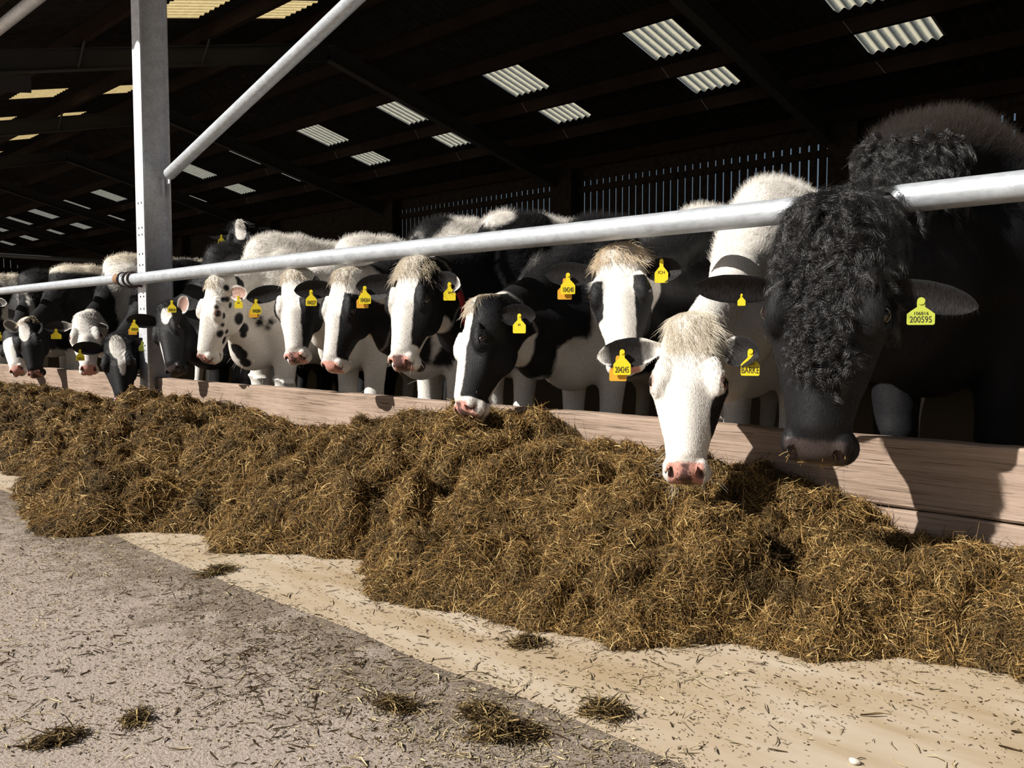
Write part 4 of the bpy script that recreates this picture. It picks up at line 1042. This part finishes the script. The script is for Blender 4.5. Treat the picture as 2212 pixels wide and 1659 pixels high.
# litter strewn on the floor: short bent strips
def strips(px, z0, ln, w, tilt, dark, name, label, loc, mat='hair', group=None, cat='straw', kind='stuff', pale=(.56, .46, .28)):
    k = len(px); a = rng.uniform(0, 2*math.pi, k)
    d = np.stack([np.cos(a), np.sin(a), rng.normal(0, tilt, k)], 1); s = np.stack([-np.sin(a), np.cos(a), rng.normal(0, .35, k)], 1)
    c = np.c_[px, z0+np.abs(d[:, 2])*ln*.5+np.abs(s[:, 2])*w*.5]
    bend = np.stack([-np.sin(a), np.cos(a), np.abs(rng.normal(0, .5, k))], 1)*(ln*rng.normal(0, .10, k))[:, None]; bend[:, 2] = np.abs(bend[:, 2])
    e0 = c-d*(ln/2)[:, None]; e2 = c+d*(ln/2)[:, None]; e1 = c+bend+d*(ln*rng.uniform(-.2, .2, k))[:, None]
    VV = []
    for e, tw in ((e0, .5), (e1, 1.), (e2, .35)): VV += [e-s*(w*tw/2)[:, None], e+s*(w*tw/2)[:, None]]
    lo = np.stack(VV, 1); V = np.concatenate([lo, lo+np.array([0, 0, .0009])], 1).reshape(-1, 3)
    q = np.array([(6, 7, 9, 8), (8, 9, 11, 10), (0, 2, 8, 6), (2, 4, 10, 8), (1, 7, 9, 3), (3, 9, 11, 5), (0, 6, 7, 1), (4, 5, 11, 10)])
    Q = (np.arange(k)[:, None, None]*12+q[None]).reshape(-1, 4)
    col = np.where((rng.random(k) < dark)[:, None], np.array([[.085, .055, .026]]), np.array([pale]))*rng.uniform(.5, 1.2, (k, 1))
    o = mesh_np(name, V, Q, M[mat], loc=loc, col=np.c_[np.repeat(col, 12, 0), np.ones(12*k)].astype(np.float32))
    return setp(o, label, cat, group, kind)
def scatter(n, x0, x1, y0, y1, prob, near):
    X = rng.uniform(x0, x1, n*4); Y = rng.uniform(y0, y1, n*4); P = np.stack([X, Y, 0*X], 1); d = np.hypot(X, Y)
    keep = (rng.random(n*4) < np.clip(prob(P, X, Y), 0, 1)) & (Y < sil_front(X)+.04) & (rng.random(n*4) < np.clip(near/d, .1, 1)**1.6)
    return np.stack([X, Y], 1)[keep][:n]
def pr1(P, X, Y):
    return .10+np.clip(fbm(P*1.7, 71, 3)-.02, 0, 1)*1.6+.55*np.exp(-((Y-EDGE+.16)/.16)**2)*(X < -.9)+.75*np.exp(-np.clip(sil_front(X)-Y, 0, 9)/.07)
px = scatter(13000, -5.5, .6, .25, 2.6, pr1, 1.9); k = len(px)
dk = np.clip(.34+fbm(np.c_[px, px[:, 0]*0]*2.5, 74, 2)*1.0, .05, .85)
strips(px, np.where(px[:, 1] < EDGE, -.0005, .001), .006+.05*rng.random(k)**3.0, rng.uniform(.001, .0042, k), .10, dk, 'straw_litter', 'dry chopped straw and silage bits strewn over the concrete floor', (-1.5, 1.2, 0))
px = scatter(9000, -4.5, .5, EDGE, 2.5, lambda P, X, Y: .22+fbm(P*1.8, 79, 3)*.9+.5*np.exp(-np.clip(sil_front(X)-Y, 0, 9)/.12), 1.9); k = len(px)
strips(px, np.full(k, .0008), .002+.012*rng.random(k)**2.5, rng.uniform(.0008, .0026, k), .12, np.full(k, .45), 'chaff', 'fine silage chaff scattered over the tan feed strip', (-1.5, 1.9, 0))
px = scatter(46000, -5.0, .5, .25, EDGE+.02, lambda P, X, Y: .40+fbm(P*1.3, 77, 3)*.9+.4*fbm(P*6, 78, 2), 1.7); k = len(px)
strips(px, np.full(k, -.0005), .002+.010*rng.random(k)**2.5, rng.uniform(.0008, .0026, k), .12, np.full(k, .22), 'chaff', 'fine pale chaff scattered over the grey concrete', (-1.5, .9, 0), pale=(.60, .51, .36))
def clump(cpx, size, label, n, seed):
    c = onZ(cpx[0], cpx[1], 0.); base = -.0005 if c[1] < EDGE else .001
    g = rng.normal(0, 1, (n, 2)); t = seed*1.3
    e = np.stack([g[:, 0]*size*.55, g[:, 1]*size*.30], 1); R = np.array([[math.cos(t), -math.sin(t)], [math.sin(t), math.cos(t)]])
    e = e@R.T; sub = rng.integers(0, 4, n); off = rng.normal(0, size*.22, (4, 2)); e = e*.7+off[sub]
    hh = np.exp(-((e/size)**2).sum(1)*2.2)*size*.30
    z = base+rng.random(n)*hh
    ln = .008+.045*rng.random(n)**1.8
    strips(e+c[:2], z, ln, rng.uniform(.0008, .0034, n), .25, np.full(n, .62), 'silage_clump', label, (c[0], c[1], 0), group='small silage clumps dropped on the floor', cat='silage', kind=None, pale=(.42, .30, .13))
clump((128, 1597), .055, 'small dark silage clump on the grey concrete in the bottom left corner', 420, 1)
clump((300, 1556), .042, 'small flat silage clump, second from the left on the grey concrete', 260, 2)
clump((1085, 1585), .085, 'largest dropped silage clump, bottom centre on the grey concrete', 1100, 3)
clump((1308, 1545), .060, 'brown silage clump on the tan strip just right of the concrete edge', 620, 4)
clump((850, 1530), .065, 'thin silage clump at bottom centre, left of the largest one', 420, 5)
clump((470, 1235), .07, 'flattened silage clump near the heap where the grey concrete begins', 420, 6)
clump((1040, 1545), .06, 'silage clump just above the largest one on the grey concrete', 520, 7)
clump((1135, 1390), .06, 'thin dark silage clump on the tan strip below the middle of the heap', 380, 8)
m = MB(); c = onZ(1845, 1651, 0); VV = []; nu, nv_ = 14, 8
for a in np.linspace(0, math.pi, nv_+1):
    for q in np.linspace(0, 2*math.pi, nu, endpoint=False):
        VV.append(c+np.array([.011*math.sin(a)*math.cos(q)*(1+.2*math.sin(3*q)), .008*math.sin(a)*math.sin(q), .006+.006*math.cos(a)]))
m.add(VV, [(i*nu+j, (i+1)*nu+j, (i+1)*nu+(j+1) % nu, i*nu+(j+1) % nu) for i in range(nv_) for j in range(nu)], True)
setp(m.build('pebble', M['pebble'], loc=tuple(c)), 'pale pebble on the tan floor at the bottom edge', 'stone')

# ------------------------------------------------------------------ daylight and camera
L = nrm((.40, 1.0, -.80))
sun = bpy.data.lights.new('sun', 'SUN'); sun.energy = 7.0; sun.angle = .0093; sun.color = (1.0, .95, .87)
so = bpy.data.objects.new('sun', sun); COL.objects.link(so); so.rotation_euler = Vector(L).to_track_quat('-Z', 'Y').to_euler(); so.location = (-2, -10, 9)
w = bpy.data.worlds.new('sky'); scene.world = w; w.use_nodes = True; nt = w.node_tree
bg = nt.nodes['Background']; st = nt.nodes.new('ShaderNodeTexSky'); st.sky_type = 'NISHITA'; st.sun_disc = False
st.sun_elevation = math.asin(-L[2]); st.sun_rotation = math.atan2(-L[0], -L[1]); st.altitude = 50; st.air_density = 1.0; st.dust_density = 2.5
nt.links.new(st.outputs['Color'], bg.inputs['Color']); bg.inputs['Strength'].default_value = .040
cam = bpy.data.cameras.new('camera'); cam.sensor_fit = 'HORIZONTAL'; cam.sensor_width = 36.; cam.lens = FPX*36./2212.; cam.clip_start = .05; cam.clip_end = 300
co = bpy.data.objects.new('camera', cam); COL.objects.link(co)
mw = Matrix.Identity(4)
for i in range(3): mw[i][0] = rgt[i]; mw[i][1] = upv[i]; mw[i][2] = -fwd[i]; mw[i][3] = CAM[i]
co.matrix_world = mw; scene.camera = co
vs_ = scene.view_settings; vs_.view_transform = 'Standard'; vs_.look = 'None'; vs_.gamma = 1; vs_.exposure = 0; vs_.use_curve_mapping = False
scene.cycles.adaptive_threshold = .03; scene.cycles.max_bounces = 5; scene.cycles.diffuse_bounces = 3; scene.cycles.glossy_bounces = 3; scene.cycles.transmission_bounces = 4
